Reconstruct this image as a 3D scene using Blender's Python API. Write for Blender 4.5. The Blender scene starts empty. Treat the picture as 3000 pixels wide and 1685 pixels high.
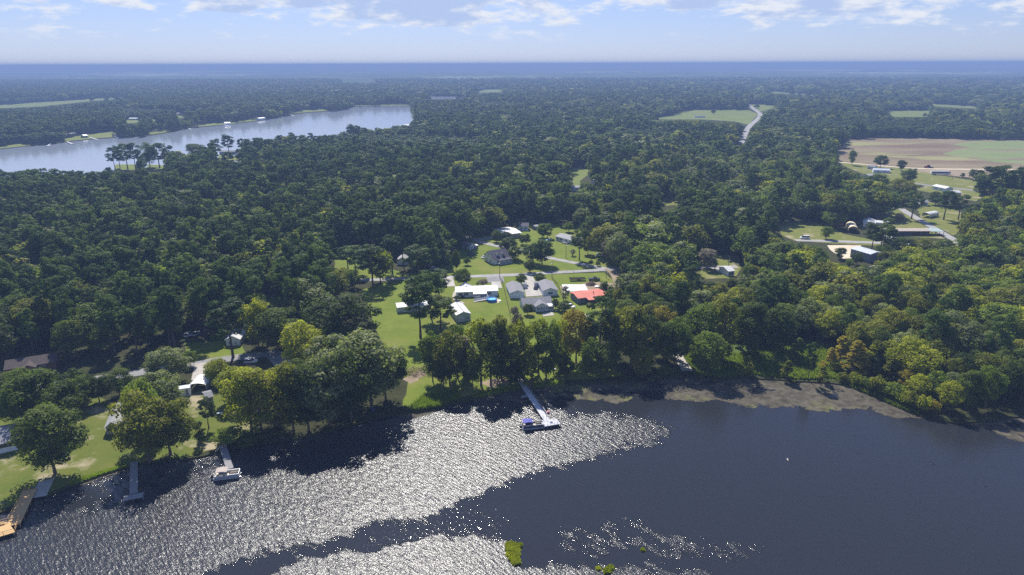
import bpy, math, random
import numpy as np
from mathutils import Vector, Matrix
from mathutils.geometry import delaunay_2d_cdt

random.seed(7)
rng = np.random.default_rng(11)
R = math.radians
S = bpy.context.scene
C = S.collection

# ------------------------------------------------------------------ camera
H = 105.0
PITCH, ROLL, F = R(18.13), R(-0.2), 2000.0
cam = bpy.data.objects.new('camera', bpy.data.cameras.new('camera'))
C.objects.link(cam)
cam.data.sensor_width = 36.0
cam.data.lens = 24.0
cam.data.clip_start = 1.0
cam.data.clip_end = 200000.0
CM = Matrix.Rotation(R(90) - PITCH, 4, 'X') @ Matrix.Rotation(ROLL, 4, 'Z')
cam.matrix_world = Matrix.Translation((0, 0, H)) @ CM
S.camera = cam
CR = np.array(CM.to_3x3())

# ------------------------------------------------------------------ sun, sky, exposure
SUN_AZ, SUN_EL = R(-14.0), R(47.0)      # azimuth measured from +Y towards +X
sd = bpy.data.lights.new('sun', 'SUN')
sd.energy = 5.0
sd.angle = R(0.53)
sd.color = (1.0, 0.95, 0.86)
sun = bpy.data.objects.new('sun', sd)
C.objects.link(sun)
to_sun = Vector((math.sin(SUN_AZ) * math.cos(SUN_EL), math.cos(SUN_AZ) * math.cos(SUN_EL), math.sin(SUN_EL)))
sun.rotation_euler = to_sun.to_track_quat('Z', 'Y').to_euler()
sun.location = (0, 0, 400)

W = bpy.data.worlds.new('World')
S.world = W
W.use_nodes = True
nt = W.node_tree
nt.nodes.clear()
N = nt.nodes.new
L = nt.links.new
out = N('ShaderNodeOutputWorld')
sky = N('ShaderNodeTexSky')
sky.sky_type = 'NISHITA'
sky.sun_disc = False
sky.sun_elevation = SUN_EL
sky.sun_rotation = SUN_AZ
sky.air_density = 1.0
sky.dust_density = 0.1
sky.ozone_density = 3.0
tint = N('ShaderNodeMix'); tint.data_type = 'RGBA'; tint.blend_type = 'MULTIPLY'
tint.inputs[0].default_value = 1.0
tint.inputs[7].default_value = (0.82, 0.935, 1.38, 1)
gam = N('ShaderNodeGamma'); gam.inputs[1].default_value = 0.62
L(sky.outputs[0], gam.inputs[0]); L(gam.outputs[0], tint.inputs[6])
bg = N('ShaderNodeBackground'); bg.inputs[1].default_value = 0.122
L(tint.outputs[2], bg.inputs[0])
# broken cumulus low over the plain: puffs with bright tops and blue-grey bases
def wm(op, a, b=None):
    n = N('ShaderNodeMath'); n.operation = op
    for i, v in enumerate((a, b)):
        if v is None: continue
        if isinstance(v, (int, float)): n.inputs[i].default_value = v
        else: L(v, n.inputs[i])
    return n.outputs[0]
def mrange(v, a, b, smooth=True):
    n = N('ShaderNodeMapRange'); n.interpolation_type = 'SMOOTHSTEP' if smooth else 'LINEAR'
    n.inputs[1].default_value = a; n.inputs[2].default_value = b; L(v, n.inputs[0]); return n.outputs[0]
tc = N('ShaderNodeTexCoord')
sep = N('ShaderNodeSeparateXYZ'); L(tc.outputs['Generated'], sep.inputs[0])
def puff(dz):
    mp = N('ShaderNodeMapping'); mp.inputs['Location'].default_value = (3.1, 1.7, dz * 55); mp.inputs['Scale'].default_value = (16, 16, 55)
    L(tc.outputs['Generated'], mp.inputs[0])
    n = N('ShaderNodeTexNoise'); n.inputs['Scale'].default_value = 1.0; n.inputs['Detail'].default_value = 9; n.inputs['Roughness'].default_value = 0.60
    n.inputs['Distortion'].default_value = .15
    L(mp.outputs[0], n.inputs['Vector']); return n.outputs[0]
big = N('ShaderNodeTexNoise'); bmp = N('ShaderNodeMapping'); bmp.inputs['Scale'].default_value = (3.2, 3.2, 14); bmp.inputs['Location'].default_value = (.4, 0, .6)
L(tc.outputs['Generated'], bmp.inputs[0]); L(bmp.outputs[0], big.inputs['Vector']); big.inputs['Detail'].default_value = 2; big.inputs['Scale'].default_value = 1
lift = wm('MULTIPLY', mrange(sep.outputs[2], .030, .080, False), .16)
def density(dz): return wm('ADD', wm('ADD', wm('MULTIPLY', puff(dz), .72), wm('MULTIPLY', big.outputs[0], .38)), lift)
d0 = density(0); d1 = density(.006)
cf = wm('MULTIPLY', wm('MULTIPLY', mrange(d0, .595, .71), mrange(sep.outputs[2], .022, .050)), wm('MULTIPLY', mrange(sep.outputs[2], .30, .14), .92))
cc = N('ShaderNodeMix'); cc.data_type = 'RGBA'
cc.inputs[6].default_value = (0.90, 0.93, 1.0, 1); cc.inputs[7].default_value = (0.50, 0.63, 0.93, 1)
L(mrange(d1, .63, .78), cc.inputs[0])
bc = N('ShaderNodeBackground'); bc.inputs[1].default_value = 0.62
L(cc.outputs[2], bc.inputs[0])
mx = N('ShaderNodeMixShader'); L(cf, mx.inputs[0]); L(bg.outputs[0], mx.inputs[1]); L(bc.outputs[0], mx.inputs[2])
L(mx.outputs[0], out.inputs[0])

S.view_settings.view_transform = 'Standard'
S.view_settings.look = 'None'
S.view_settings.exposure = 0.6
S.view_settings.gamma = 1.0
S.cycles.use_denoising = False
S.cycles.max_bounces = 6
S.cycles.diffuse_bounces = 3
S.cycles.glossy_bounces = 3
S.cycles.transmission_bounces = 4
S.cycles.transparent_max_bounces = 12
S.cycles.volume_bounces = 0
S.cycles.caustics_reflective = False
S.cycles.caustics_refractive = False

# ------------------------------------------------------------------ geometry between photo directions and the ground
def G(px, py, z=0.0):
    px = np.asarray(px, float); py = np.asarray(py, float)
    d = CR @ np.array([(px - 1500) / F, (842.5 - py) / F, -np.ones_like(px)])
    t = (z - H) / d[2]
    return d[0] * t, d[1] * t
def proj(x, y, z=0.0):
    p = CR.T @ np.array([np.asarray(x, float), np.asarray(y, float), np.zeros_like(np.asarray(x, float)) + z - H])
    w = -p[2]
    return 1500 + F * p[0] / w, 842.5 - F * p[1] / w, w
def g2(p, z=0.0):
    x, y = G(p[0], p[1], z)
    return (float(x), float(y))

# ------------------------------------------------------------------ tags and parenting
def tag(o, label, cat, group=None, kind=None):
    if label: o['label'] = label
    if cat: o['category'] = cat
    if group: o['group'] = group
    if kind: o['kind'] = kind
    return o
def empty(name, loc, rz=0.0, label=None, cat=None, group=None, scale=None):
    o = bpy.data.objects.new(name, None)
    o.empty_display_size = 0.5
    C.objects.link(o)
    o.location = loc
    o.rotation_euler = (0, 0, rz)
    if scale: o.scale = scale
    return tag(o, label, cat, group)

class MB:
    def __init__(s): s.v = []; s.f = []
    def add(s, vs, fs):
        b = len(s.v); s.v += [tuple(v) for v in vs]; s.f += [tuple(b + i for i in f) for f in fs]; return s
    def box(s, x0, x1, y0, y1, z0, z1):
        return s.add([(x0,y0,z0),(x1,y0,z0),(x1,y1,z0),(x0,y1,z0),(x0,y0,z1),(x1,y0,z1),(x1,y1,z1),(x0,y1,z1)],
                     [(0,3,2,1),(4,5,6,7),(0,1,5,4),(1,2,6,5),(2,3,7,6),(3,0,4,7)])
    def slab(s, quad, t):
        """a flat quad given thickness t downwards"""
        q = [Vector(p) for p in quad]
        return s.add(q + [p - Vector((0, 0, t)) for p in q], [(0,1,2,3),(7,6,5,4),(0,4,5,1),(1,5,6,2),(2,6,7,3),(3,7,4,0)])
    def bar(s, a, b, r, n=6, r2=None):
        a = Vector(a); b = Vector(b); r2 = r if r2 is None else r2
        d = (b - a).normalized(); u = d.orthogonal().normalized(); w = d.cross(u)
        vs = [a + (u * math.cos(2*math.pi*i/n) + w * math.sin(2*math.pi*i/n)) * r for i in range(n)]
        vs += [b + (u * math.cos(2*math.pi*i/n) + w * math.sin(2*math.pi*i/n)) * r2 for i in range(n)]
        return s.add(vs, [(i, (i+1) % n, n + (i+1) % n, n + i) for i in range(n)] + [tuple(range(n))[::-1], tuple(range(n, 2*n))])
    def lathe(s, prof, n=20, c=(0, 0)):
        vs = [(c[0] + r*math.cos(2*math.pi*i/n), c[1] + r*math.sin(2*math.pi*i/n), z) for r, z in prof for i in range(n)]
        fs = [(k*n+i, k*n+(i+1) % n, (k+1)*n+(i+1) % n, (k+1)*n+i) for k in range(len(prof)-1) for i in range(n)]
        return s.add(vs, fs)
    def prism(s, prof, y0, y1):
        """profile in x,z drawn out along y"""
        n = len(prof)
        vs = [(x, y0, z) for x, z in prof] + [(x, y1, z) for x, z in prof]
        return s.add(vs, [(i, (i+1) % n, n+(i+1) % n, n+i) for i in range(n)] + [tuple(range(n))[::-1], tuple(range(n, 2*n))])
    def mesh(s, name, m):
        me = bpy.data.meshes.new(name); me.from_pydata(s.v, [], s.f)
        if m: me.materials.append(m)
        me.update(); return me
    def build(s, name, m, parent=None, smooth=False):
        me = s.mesh(name, m)
        if smooth: me.shade_smooth()
        o = bpy.data.objects.new(name, me); C.objects.link(o)
        if parent: o.parent = parent
        return o

# ------------------------------------------------------------------ materials
def mat(name, col, rough=0.8, col2=None, scale=1.0, detail=4, bump=0.0, bscale=None, metal=0.0, spec=0.3, lo=0.35, hi=0.65, stretch=None, col3=None, scale3=0.05, lo3=.5, hi3=.65):
    m = bpy.data.materials.new(name); m.use_nodes = True
    t = m.node_tree; b = t.nodes['Principled BSDF']
    b.inputs['Roughness'].default_value = rough
    b.inputs['Metallic'].default_value = metal
    b.inputs['Specular IOR Level'].default_value = spec
    b.inputs['Base Color'].default_value = (*col, 1)
    if col2 is not None or bump:
        co = t.nodes.new('ShaderNodeTexCoord')
        src = co.outputs['Object']
        if stretch:
            mp = t.nodes.new('ShaderNodeMapping'); mp.inputs['Scale'].default_value = stretch[:3]
            if len(stretch) > 3: mp.inputs['Rotation'].default_value = (0, 0, stretch[3])
            t.links.new(src, mp.inputs[0]); src = mp.outputs[0]
    if col2 is not None:
        n = t.nodes.new('ShaderNodeTexNoise'); n.inputs['Scale'].default_value = scale; n.inputs['Detail'].default_value = detail
        n.inputs['Roughness'].default_value = .65
        t.links.new(src, n.inputs['Vector'])
        r = t.nodes.new('ShaderNodeMapRange'); r.inputs[1].default_value = lo; r.inputs[2].default_value = hi
        t.links.new(n.outputs[0], r.inputs[0])
        x = t.nodes.new('ShaderNodeMix'); x.data_type = 'RGBA'
        x.inputs[6].default_value = (*col, 1); x.inputs[7].default_value = (*col2, 1)
        t.links.new(r.outputs[0], x.inputs[0])
        res = x.outputs[2]
        if col3 is not None:
            n3 = t.nodes.new('ShaderNodeTexNoise'); n3.inputs['Scale'].default_value = scale3; n3.inputs['Detail'].default_value = 6
            n3.inputs['Roughness'].default_value = .6
            t.links.new(src, n3.inputs['Vector'])
            r3 = t.nodes.new('ShaderNodeMapRange'); r3.inputs[1].default_value = lo3; r3.inputs[2].default_value = hi3
            t.links.new(n3.outputs[0], r3.inputs[0])
            x3 = t.nodes.new('ShaderNodeMix'); x3.data_type = 'RGBA'; x3.inputs[7].default_value = (*col3, 1)
            t.links.new(res, x3.inputs[6]); t.links.new(r3.outputs[0], x3.inputs[0]); res = x3.outputs[2]
        t.links.new(res, b.inputs['Base Color'])
    if bump:
        n2 = t.nodes.new('ShaderNodeTexNoise'); n2.inputs['Scale'].default_value = bscale or scale * 3; n2.inputs['Detail'].default_value = 4
        t.links.new(src, n2.inputs['Vector'])
        bm = t.nodes.new('ShaderNodeBump'); bm.inputs['Distance'].default_value = bump; bm.inputs['Strength'].default_value = 1
        t.links.new(n2.outputs[0], bm.inputs['Height']); t.links.new(bm.outputs[0], b.inputs['Normal'])
    return m

M = {}
M['floor'] = mat('forest_floor', (0.032, 0.034, 0.014), 0.95, (0.05, 0.055, 0.02), 0.15, 6, bump=.3, bscale=.6, spec=.1)
M['lawn'] = mat('lawn_grass', (0.104, 0.146, 0.010), 0.9, (0.146, 0.182, 0.017), 0.12, 8, bump=.06, bscale=2.5, spec=.15, col3=(0.185, 0.178, 0.040), scale3=.045, lo3=.50, hi3=.72)
M['lawn_dry'] = mat('dry_lawn', (0.125, 0.155, 0.024), 0.9, (0.175, 0.172, 0.042), 0.09, 8, bump=.06, bscale=2.5, spec=.15, col3=(0.33, 0.27, 0.17), scale3=.07, lo3=.55, hi3=.68)
M['lawn_shore'] = mat('shore_lawn', (0.080, 0.112, 0.011), 0.9, (0.125, 0.135, 0.022), 0.12, 8, bump=.06, bscale=2.5, spec=.15, col3=(0.34, 0.29, 0.19), scale3=.10, lo3=.53, hi3=.66)
M['lawn_far'] = mat('meadow_grass', (0.125, 0.165, 0.030), 0.9, (0.175, 0.195, 0.050), 0.02, 8, spec=.1)
M['marsh'] = mat('marsh_grass', (0.05, 0.085, 0.015), 0.9, (0.10, 0.14, 0.03), 0.3, 8, bump=.4, bscale=1.2, spec=.1)
M['asphalt'] = mat('pale_asphalt', (0.27, 0.265, 0.26), 0.9, (0.37, 0.36, 0.35), 0.25, 8, spec=.1)
M['asphalt_dark'] = mat('grey_asphalt', (0.20, 0.20, 0.20), 0.9, (0.27, 0.265, 0.26), 0.25, 8, spec=.1)
M['concrete'] = mat('concrete', (0.34, 0.315, 0.285), 0.85, (0.47, 0.44, 0.40), 0.35, 8, spec=.15)
M['concrete_white'] = mat('new_concrete', (0.56, 0.55, 0.53), 0.8, (0.66, 0.65, 0.62), 0.3, 6, spec=.2)
M['dirt'] = mat('dirt', (0.24, 0.185, 0.125), 0.95, (0.32, 0.26, 0.185), 0.12, 8, spec=.05)
M['sand'] = mat('pale_sand', (0.55, 0.46, 0.33), 0.95, (0.66, 0.57, 0.44), 0.15, 8, bump=.2, bscale=.4, spec=.05)
M['field'] = mat('ploughed_field', (0.165, 0.12, 0.08), 0.95, (0.25, 0.205, 0.13), 0.013, 9, spec=.05, stretch=(.6, 1.6, 1, .25), col3=(0.27, 0.26, 0.12), scale3=.012, lo3=.52, hi3=.62)
M['field_green'] = mat('green_field', (0.17, 0.215, 0.085), 0.95, (0.22, 0.25, 0.11), 0.02, 8, spec=.05, stretch=(.6, 1.6, 1, .25), col3=(0.21, 0.165, 0.115), scale3=.012, lo3=.56, hi3=.62)
M['white_metal'] = mat('white_metal_roof', (0.66, 0.66, 0.66), 0.55, (0.54, 0.54, 0.54), 0.6, 5, spec=.5)
M['cream_metal'] = mat('cream_metal_roof', (0.72, 0.62, 0.42), 0.5, (0.64, 0.55, 0.37), 0.6, 5, spec=.4)
M['tan_metal'] = mat('tan_metal_roof', (0.46, 0.40, 0.33), 0.6, (0.38, 0.32, 0.26), 0.6, 5, spec=.4)
M['blue_metal'] = mat('blue_grey_metal_roof', (0.46, 0.49, 0.54), 0.5, (0.52, 0.55, 0.60), 0.5, 5, spec=.5)
M['green_metal'] = mat('green_grey_metal_roof', (0.36, 0.44, 0.42), 0.5, spec=.4)
M['shingle'] = mat('grey_shingle', (0.20, 0.20, 0.215), 0.9, (0.27, 0.27, 0.28), 1.6, 6, bump=.03, bscale=5, spec=.2)
M['shingle_dark'] = mat('dark_shingle', (0.085, 0.08, 0.10), 0.9, (0.125, 0.12, 0.14), 1.6, 6, bump=.03, bscale=5, spec=.2)
M['shingle_light'] = mat('light_grey_shingle', (0.30, 0.30, 0.305), 0.9, (0.37, 0.37, 0.37), 1.6, 6, spec=.2)
M['shingle_brown'] = mat('brown_shingle', (0.06, 0.048, 0.045), 0.9, (0.10, 0.08, 0.075), 1.2, 6, spec=.2)
M['red_metal'] = mat('red_metal_roof', (0.52, 0.11, 0.065), 0.5, (0.60, 0.15, 0.10), 0.5, 5, spec=.4)
M['white_wall'] = mat('white_siding', (0.82, 0.83, 0.85), 0.7, (0.76, 0.77, 0.79), 0.8, 4, spec=.3)
M['blue_wall'] = mat('pale_blue_siding', (0.68, 0.73, 0.82), 0.7, (0.62, 0.67, 0.76), 0.8, 4, spec=.3)
M['green_wall'] = mat('pale_green_wall', (0.42, 0.48, 0.44), 0.7, (0.36, 0.42, 0.38), 0.8, 4, spec=.3)
M['grey_wall'] = mat('grey_wall', (0.26, 0.28, 0.31), 0.7, (0.21, 0.23, 0.26), 0.8, 4, spec=.3)
M['brick'] = mat('brown_brick', (0.14, 0.07, 0.05), 0.85, (0.20, 0.11, 0.08), 2.0, 4, spec=.2)
M['tan_wall'] = mat('tan_wall', (0.50, 0.43, 0.32), 0.7, (0.43, 0.37, 0.28), .8, 4, spec=.3)
M['trim'] = mat('white_trim', (0.80, 0.80, 0.80), 0.6)
M['shutter'] = mat('black_shutter', (0.02, 0.022, 0.03), 0.6)
M['glass'] = mat('window_glass', (0.03, 0.04, 0.055), 0.08, spec=.6)
M['door'] = mat('grey_door', (0.55, 0.57, 0.58), 0.5)
M['blue_door'] = mat('blue_door', (0.12, 0.22, 0.42), 0.5)
M['wood_new'] = mat('new_yellow_wood', (0.58, 0.38, 0.17), 0.7, (0.48, 0.31, 0.14), 1.5, 5, spec=.2, stretch=(1, 8, 1))
M['wood_grey'] = mat('weathered_wood', (0.30, 0.29, 0.29), 0.85, (0.20, 0.195, 0.20), 1.5, 5, spec=.2, stretch=(6, 1, 1))
M['wood_pale'] = mat('pale_deck_boards', (0.56, 0.56, 0.58), 0.8, (0.42, 0.43, 0.46), 1.2, 5, spec=.2)
M['wood_dark'] = mat('dark_wood', (0.08, 0.055, 0.04), 0.85, (0.13, 0.09, 0.06), 2, 4, spec=.2)
M['pole'] = mat('pole_wood', (0.16, 0.13, 0.11), 0.85, (0.22, 0.18, 0.15), 2, 4, spec=.2)
M['alu'] = mat('aluminium', (0.62, 0.64, 0.66), 0.35, metal=.8, spec=.5)
M['dark_metal'] = mat('dark_metal', (0.03, 0.03, 0.035), 0.5)
M['tyre'] = mat('tyre_rubber', (0.015, 0.015, 0.015), 0.9)
M['pool_blue'] = mat('blue_vinyl', (0.015, 0.16, 0.62), 0.4, (0.02, 0.19, 0.68), 1.5, 3, spec=.4)
M['pool_water'] = mat('pool_water', (0.16, 0.52, 0.78), 0.06, (0.22, 0.60, 0.82), 1.2, 3, bump=.02, bscale=2, spec=.5)
M['navy'] = mat('navy_canvas', (0.10, 0.10, 0.36), 0.8)
M['navy_hull'] = mat('navy_hull', (0.02, 0.035, 0.10), 0.3, spec=.5)
M['cream'] = mat('cream_vinyl', (0.62, 0.54, 0.42), 0.6)
M['tan_canvas'] = mat('tan_canvas', (0.42, 0.36, 0.32), 0.8)
M['blue_tarp'] = mat('blue_plastic', (0.01, 0.07, 0.38), 0.45)
M['red_buoy'] = mat('pink_plastic', (0.70, 0.20, 0.24), 0.5)
M['bark'] = mat('bark', (0.10, 0.075, 0.06), 0.9, (0.16, 0.125, 0.10), 2.5, 5, spec=.1)
M['bark_pale'] = mat('pale_bark', (0.25, 0.22, 0.18), 0.9, (0.16, 0.14, 0.12), 2.5, 5, spec=.1)
M['brush'] = mat('dead_brush', (0.20, 0.15, 0.12), 0.95, (0.12, 0.09, 0.07), 2, 5)
M['soil'] = mat('dark_soil', (0.07, 0.045, 0.035), 0.95, (0.11, 0.07, 0.05), 1.5, 5)
for k, c in dict(white=(.8,.8,.8), black=(.02,.022,.03), silver=(.5,.52,.55), blue=(.02,.04,.14), red=(.35,.03,.03), tealwhite=(.55,.72,.78)).items():
    M['car_' + k] = mat(k + '_car_paint', c, 0.28, spec=.6)

def foliage(name, dark, light, trans=0.32, tr_gain=(1.5, 1.6, .7), sheen=.35):
    m = bpy.data.materials.new(name); m.use_nodes = True
    t = m.node_tree; b = t.nodes['Principled BSDF']; o = t.nodes['Material Output']
    co = t.nodes.new('ShaderNodeTexCoord')
    n = t.nodes.new('ShaderNodeTexNoise'); n.inputs['Scale'].default_value = .55; n.inputs['Detail'].default_value = 5; n.inputs['Roughness'].default_value = .7
    t.links.new(co.outputs['Object'], n.inputs['Vector'])
    oi = t.nodes.new('ShaderNodeObjectInfo')
    a = t.nodes.new('ShaderNodeMath'); a.operation = 'MULTIPLY_ADD'; a.inputs[1].default_value = 1.3; a.inputs[2].default_value = -.65
    t.links.new(oi.outputs['Random'], a.inputs[0])
    r = t.nodes.new('ShaderNodeMapRange'); r.inputs[1].default_value = .34; r.inputs[2].default_value = .68; r.clamp = False
    t.links.new(n.outputs[0], r.inputs[0])
    s = t.nodes.new('ShaderNodeMath'); s.operation = 'ADD'; s.use_clamp = True
    t.links.new(r.outputs[0], s.inputs[0]); t.links.new(a.outputs[0], s.inputs[1])
    x = t.nodes.new('ShaderNodeMix'); x.data_type = 'RGBA'
    x.inputs[6].default_value = (*dark, 1); x.inputs[7].default_value = (*light, 1)
    t.links.new(s.outputs[0], x.inputs[0])
    t.links.new(x.outputs[2], b.inputs['Base Color'])
    b.inputs['Roughness'].default_value = .6
    b.inputs['Specular IOR Level'].default_value = sheen
    g = t.nodes.new('ShaderNodeMix'); g.data_type = 'RGBA'; g.blend_type = 'MULTIPLY'; g.inputs[0].default_value = 1
    g.inputs[7].default_value = (*tr_gain, 1)
    t.links.new(x.outputs[2], g.inputs[6])
    tr = t.nodes.new('ShaderNodeBsdfTranslucent'); t.links.new(g.outputs[2], tr.inputs[0])
    ms = t.nodes.new('ShaderNodeMixShader'); ms.inputs[0].default_value = trans
    t.links.new(b.outputs[0], ms.inputs[1]); t.links.new(tr.outputs[0], ms.inputs[2]); t.links.new(ms.outputs[0], o.inputs[0])
    return m
FOL = {
    'pine': foliage('pine_needles', (0.039, 0.073, 0.014), (0.109, 0.162, 0.031), .42, sheen=.12),
    'dark': foliage('dark_leaves', (0.045, 0.070, 0.012), (0.113, 0.150, 0.024), .42, sheen=.12),
    'green': foliage('green_leaves', (0.080, 0.120, 0.015), (0.171, 0.223, 0.031), .46, sheen=.12),
    'grey': foliage('grey_green_leaves', (0.132, 0.158, 0.054), (0.237, 0.266, 0.097), .42, sheen=.2),
    'yellow': foliage('yellow_green_leaves', (0.185, 0.215, 0.017), (0.330, 0.338, 0.028), .48, sheen=.12),
    'olive': foliage('olive_leaves', (0.125, 0.140, 0.017), (0.237, 0.240, 0.031), .46, sheen=.12),
    'gold': foliage('golden_leaves', (0.205, 0.172, 0.017), (0.357, 0.286, 0.028), .42, sheen=.12),
    'bare': foliage('thin_brown_twigs', (0.159, 0.136, 0.088), (0.264, 0.227, 0.153), .15, sheen=.12),
    'grass': foliage('reed_leaves', (0.146, 0.208, 0.021), (0.251, 0.325, 0.038), .42, sheen=.12),
}

# ------------------------------------------------------------------ masks in the photo's frame: where trees may stand, what they may not hide
MX0, MY0, MS = -900, 150, 2
MW, MH = 2400, 1000
base_mask = np.zeros((MH, MW), bool)
see_mask = np.zeros((MH, MW), bool)
def fill(mask, poly):
    p = np.array(poly, float); xs = (p[:, 0] - MX0) / MS; ys = (p[:, 1] - MY0) / MS
    x0, x1 = int(max(0, xs.min() - 1)), int(min(MW, xs.max() + 2)); y0, y1 = int(max(0, ys.min() - 1)), int(min(MH, ys.max() + 2))
    if x1 <= x0 or y1 <= y0: return
    yy, xx = np.mgrid[y0:y1, x0:x1]; yy = yy + .5; xx = xx + .5
    ins = np.zeros(xx.shape, bool)
    j = len(xs) - 1
    for i in range(len(xs)):
        c = ((ys[i] > yy) != (ys[j] > yy)) & (xx < (xs[j] - xs[i]) * (yy - ys[i]) / ((ys[j] - ys[i]) or 1e-9) + xs[i])
        ins ^= c; j = i
    mask[y0:y1, x0:x1] |= ins
def look(mask, px, py, outside=False):
    ix = ((np.asarray(px) - MX0) / MS).astype(int); iy = ((np.asarray(py) - MY0) / MS).astype(int)
    ok = (ix >= 0) & (ix < MW) & (iy >= 0) & (iy < MH)
    r = np.full(ix.shape, outside); r[ok] = mask[iy[ok], ix[ok]]
    return r

# ------------------------------------------------------------------ lakes, land
SHORE = [(-900,1830),(-400,1640),(0,1502),(60,1480),(93,1444),(125,1452),(150,1448),(210,1423),(290,1392),(373,1368),(450,1352),(547,1345),(600,1335),(652,1316),(730,1300),(815,1290),(880,1283),
         (932,1272),(990,1255),(1048,1240),(1110,1222),(1165,1211),(1225,1207),(1281,1199),(1340,1180),(1398,1163),(1450,1150),(1514,1137),(1580,1130),(1654,1124),(1740,1120),(1817,1118),(1900,1113),(1980,1105),
         (2030,1104),(2096,1110),(2180,1105),(2260,1110),(2330,1118),(2420,1120),(2481,1128),(2560,1158),(2613,1183),(2679,1212),(2740,1228),(2796,1238),(2880,1234),(3000,1215),(3400,1200),(3900,1230)]
def jitter(pts, step, amp, closed=False, seed=3):
    r = random.Random(seed); res = []
    n = len(pts)
    for i in range(n if closed else n - 1):
        a = Vector(pts[i]); b = Vector(pts[(i+1) % n]); k = max(1, int((b - a).length / step))
        for q in range(k):
            p = a.lerp(b, q / k)
            if q: p = p + Vector((r.uniform(-amp, amp), r.uniform(-amp, amp)))
            res.append((p.x, p.y))
    if not closed: res.append(tuple(pts[-1]))
    return res
shore_g = jitter([g2(p) for p in SHORE], 3.0, .6)
NEAR = shore_g + [(1500, shore_g[-1][1]), (1500, -400), (-1500, -400), (-1500, shore_g[0][1])]
FARLAKE = [(-900,510),(0,437),(62,430),(194,416),(280,407),(342,403),(427,399),(493,389),(563,374),(660,366),(776,352),(827,341),(893,331),(1000,324),(1039,312),(1200,310),(1203,327),(1215,340),(1230,350),
           (1205,372),(1130,392),(1020,412),(920,435),(760,460),(650,468),(560,478),(520,487),(430,494),(330,500),(260,522),(150,545),(0,560),(-900,640)]
farlake_g = jitter([g2(p) for p in FARLAKE], 25, 3, True)
POND = [(1250,286),(1262,283),(1300,281),(1362,283),(1374,286),(1340,290),(1262,291)]
pond_g = [g2(p) for p in POND]
fill(base_mask, SHORE + [(3900, 2150), (-900, 2150)])
fill(base_mask, FARLAKE); fill(base_mask, POND)

EXT = 90000.0
def land():
    outer = [(-EXT, -EXT), (EXT, -EXT), (EXT, EXT), (-EXT, EXT)]
    rings = [outer, NEAR, farlake_g, pond_g]
    vs = []; edges = []
    for r in rings:
        b = len(vs); vs += r; edges += [(b+i, b+(i+1) % len(r)) for i in range(len(r))]
    ov, oe, of, _, _, _ = delaunay_2d_cdt([Vector(v) for v in vs], edges, [], 0, 1e-4)
    def inside(pt, poly):
        x, y = pt; c = False; j = len(poly) - 1
        for i in range(len(poly)):
            if (poly[i][1] > y) != (poly[j][1] > y) and x < (poly[j][0]-poly[i][0])*(y-poly[i][1])/(poly[j][1]-poly[i][1]) + poly[i][0]: c = not c
            j = i
        return c
    mb = MB(); mb.v = [(v.x, v.y, 0.0) for v in ov]
    for f in of:
        c = sum((ov[i] for i in f), Vector((0, 0))) / len(f)
        if inside(c, outer) and not any(inside(c, r) for r in rings[1:]): mb.f.append(tuple(f))
    # earth bank running down under the water
    for r in rings[1:]:
        for i in range(len(r)):
            a = r[i]; b = r[(i+1) % len(r)]
            mb.add([(a[0], a[1], 0), (b[0], b[1], 0), (b[0], b[1], -3), (a[0], a[1], -3)], [(0, 1, 2, 3)])
    o = mb.build('ground', M['floor'])
    return tag(o, 'dark leaf-littered ground under the woods', None, kind='structure')
land()

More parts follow.
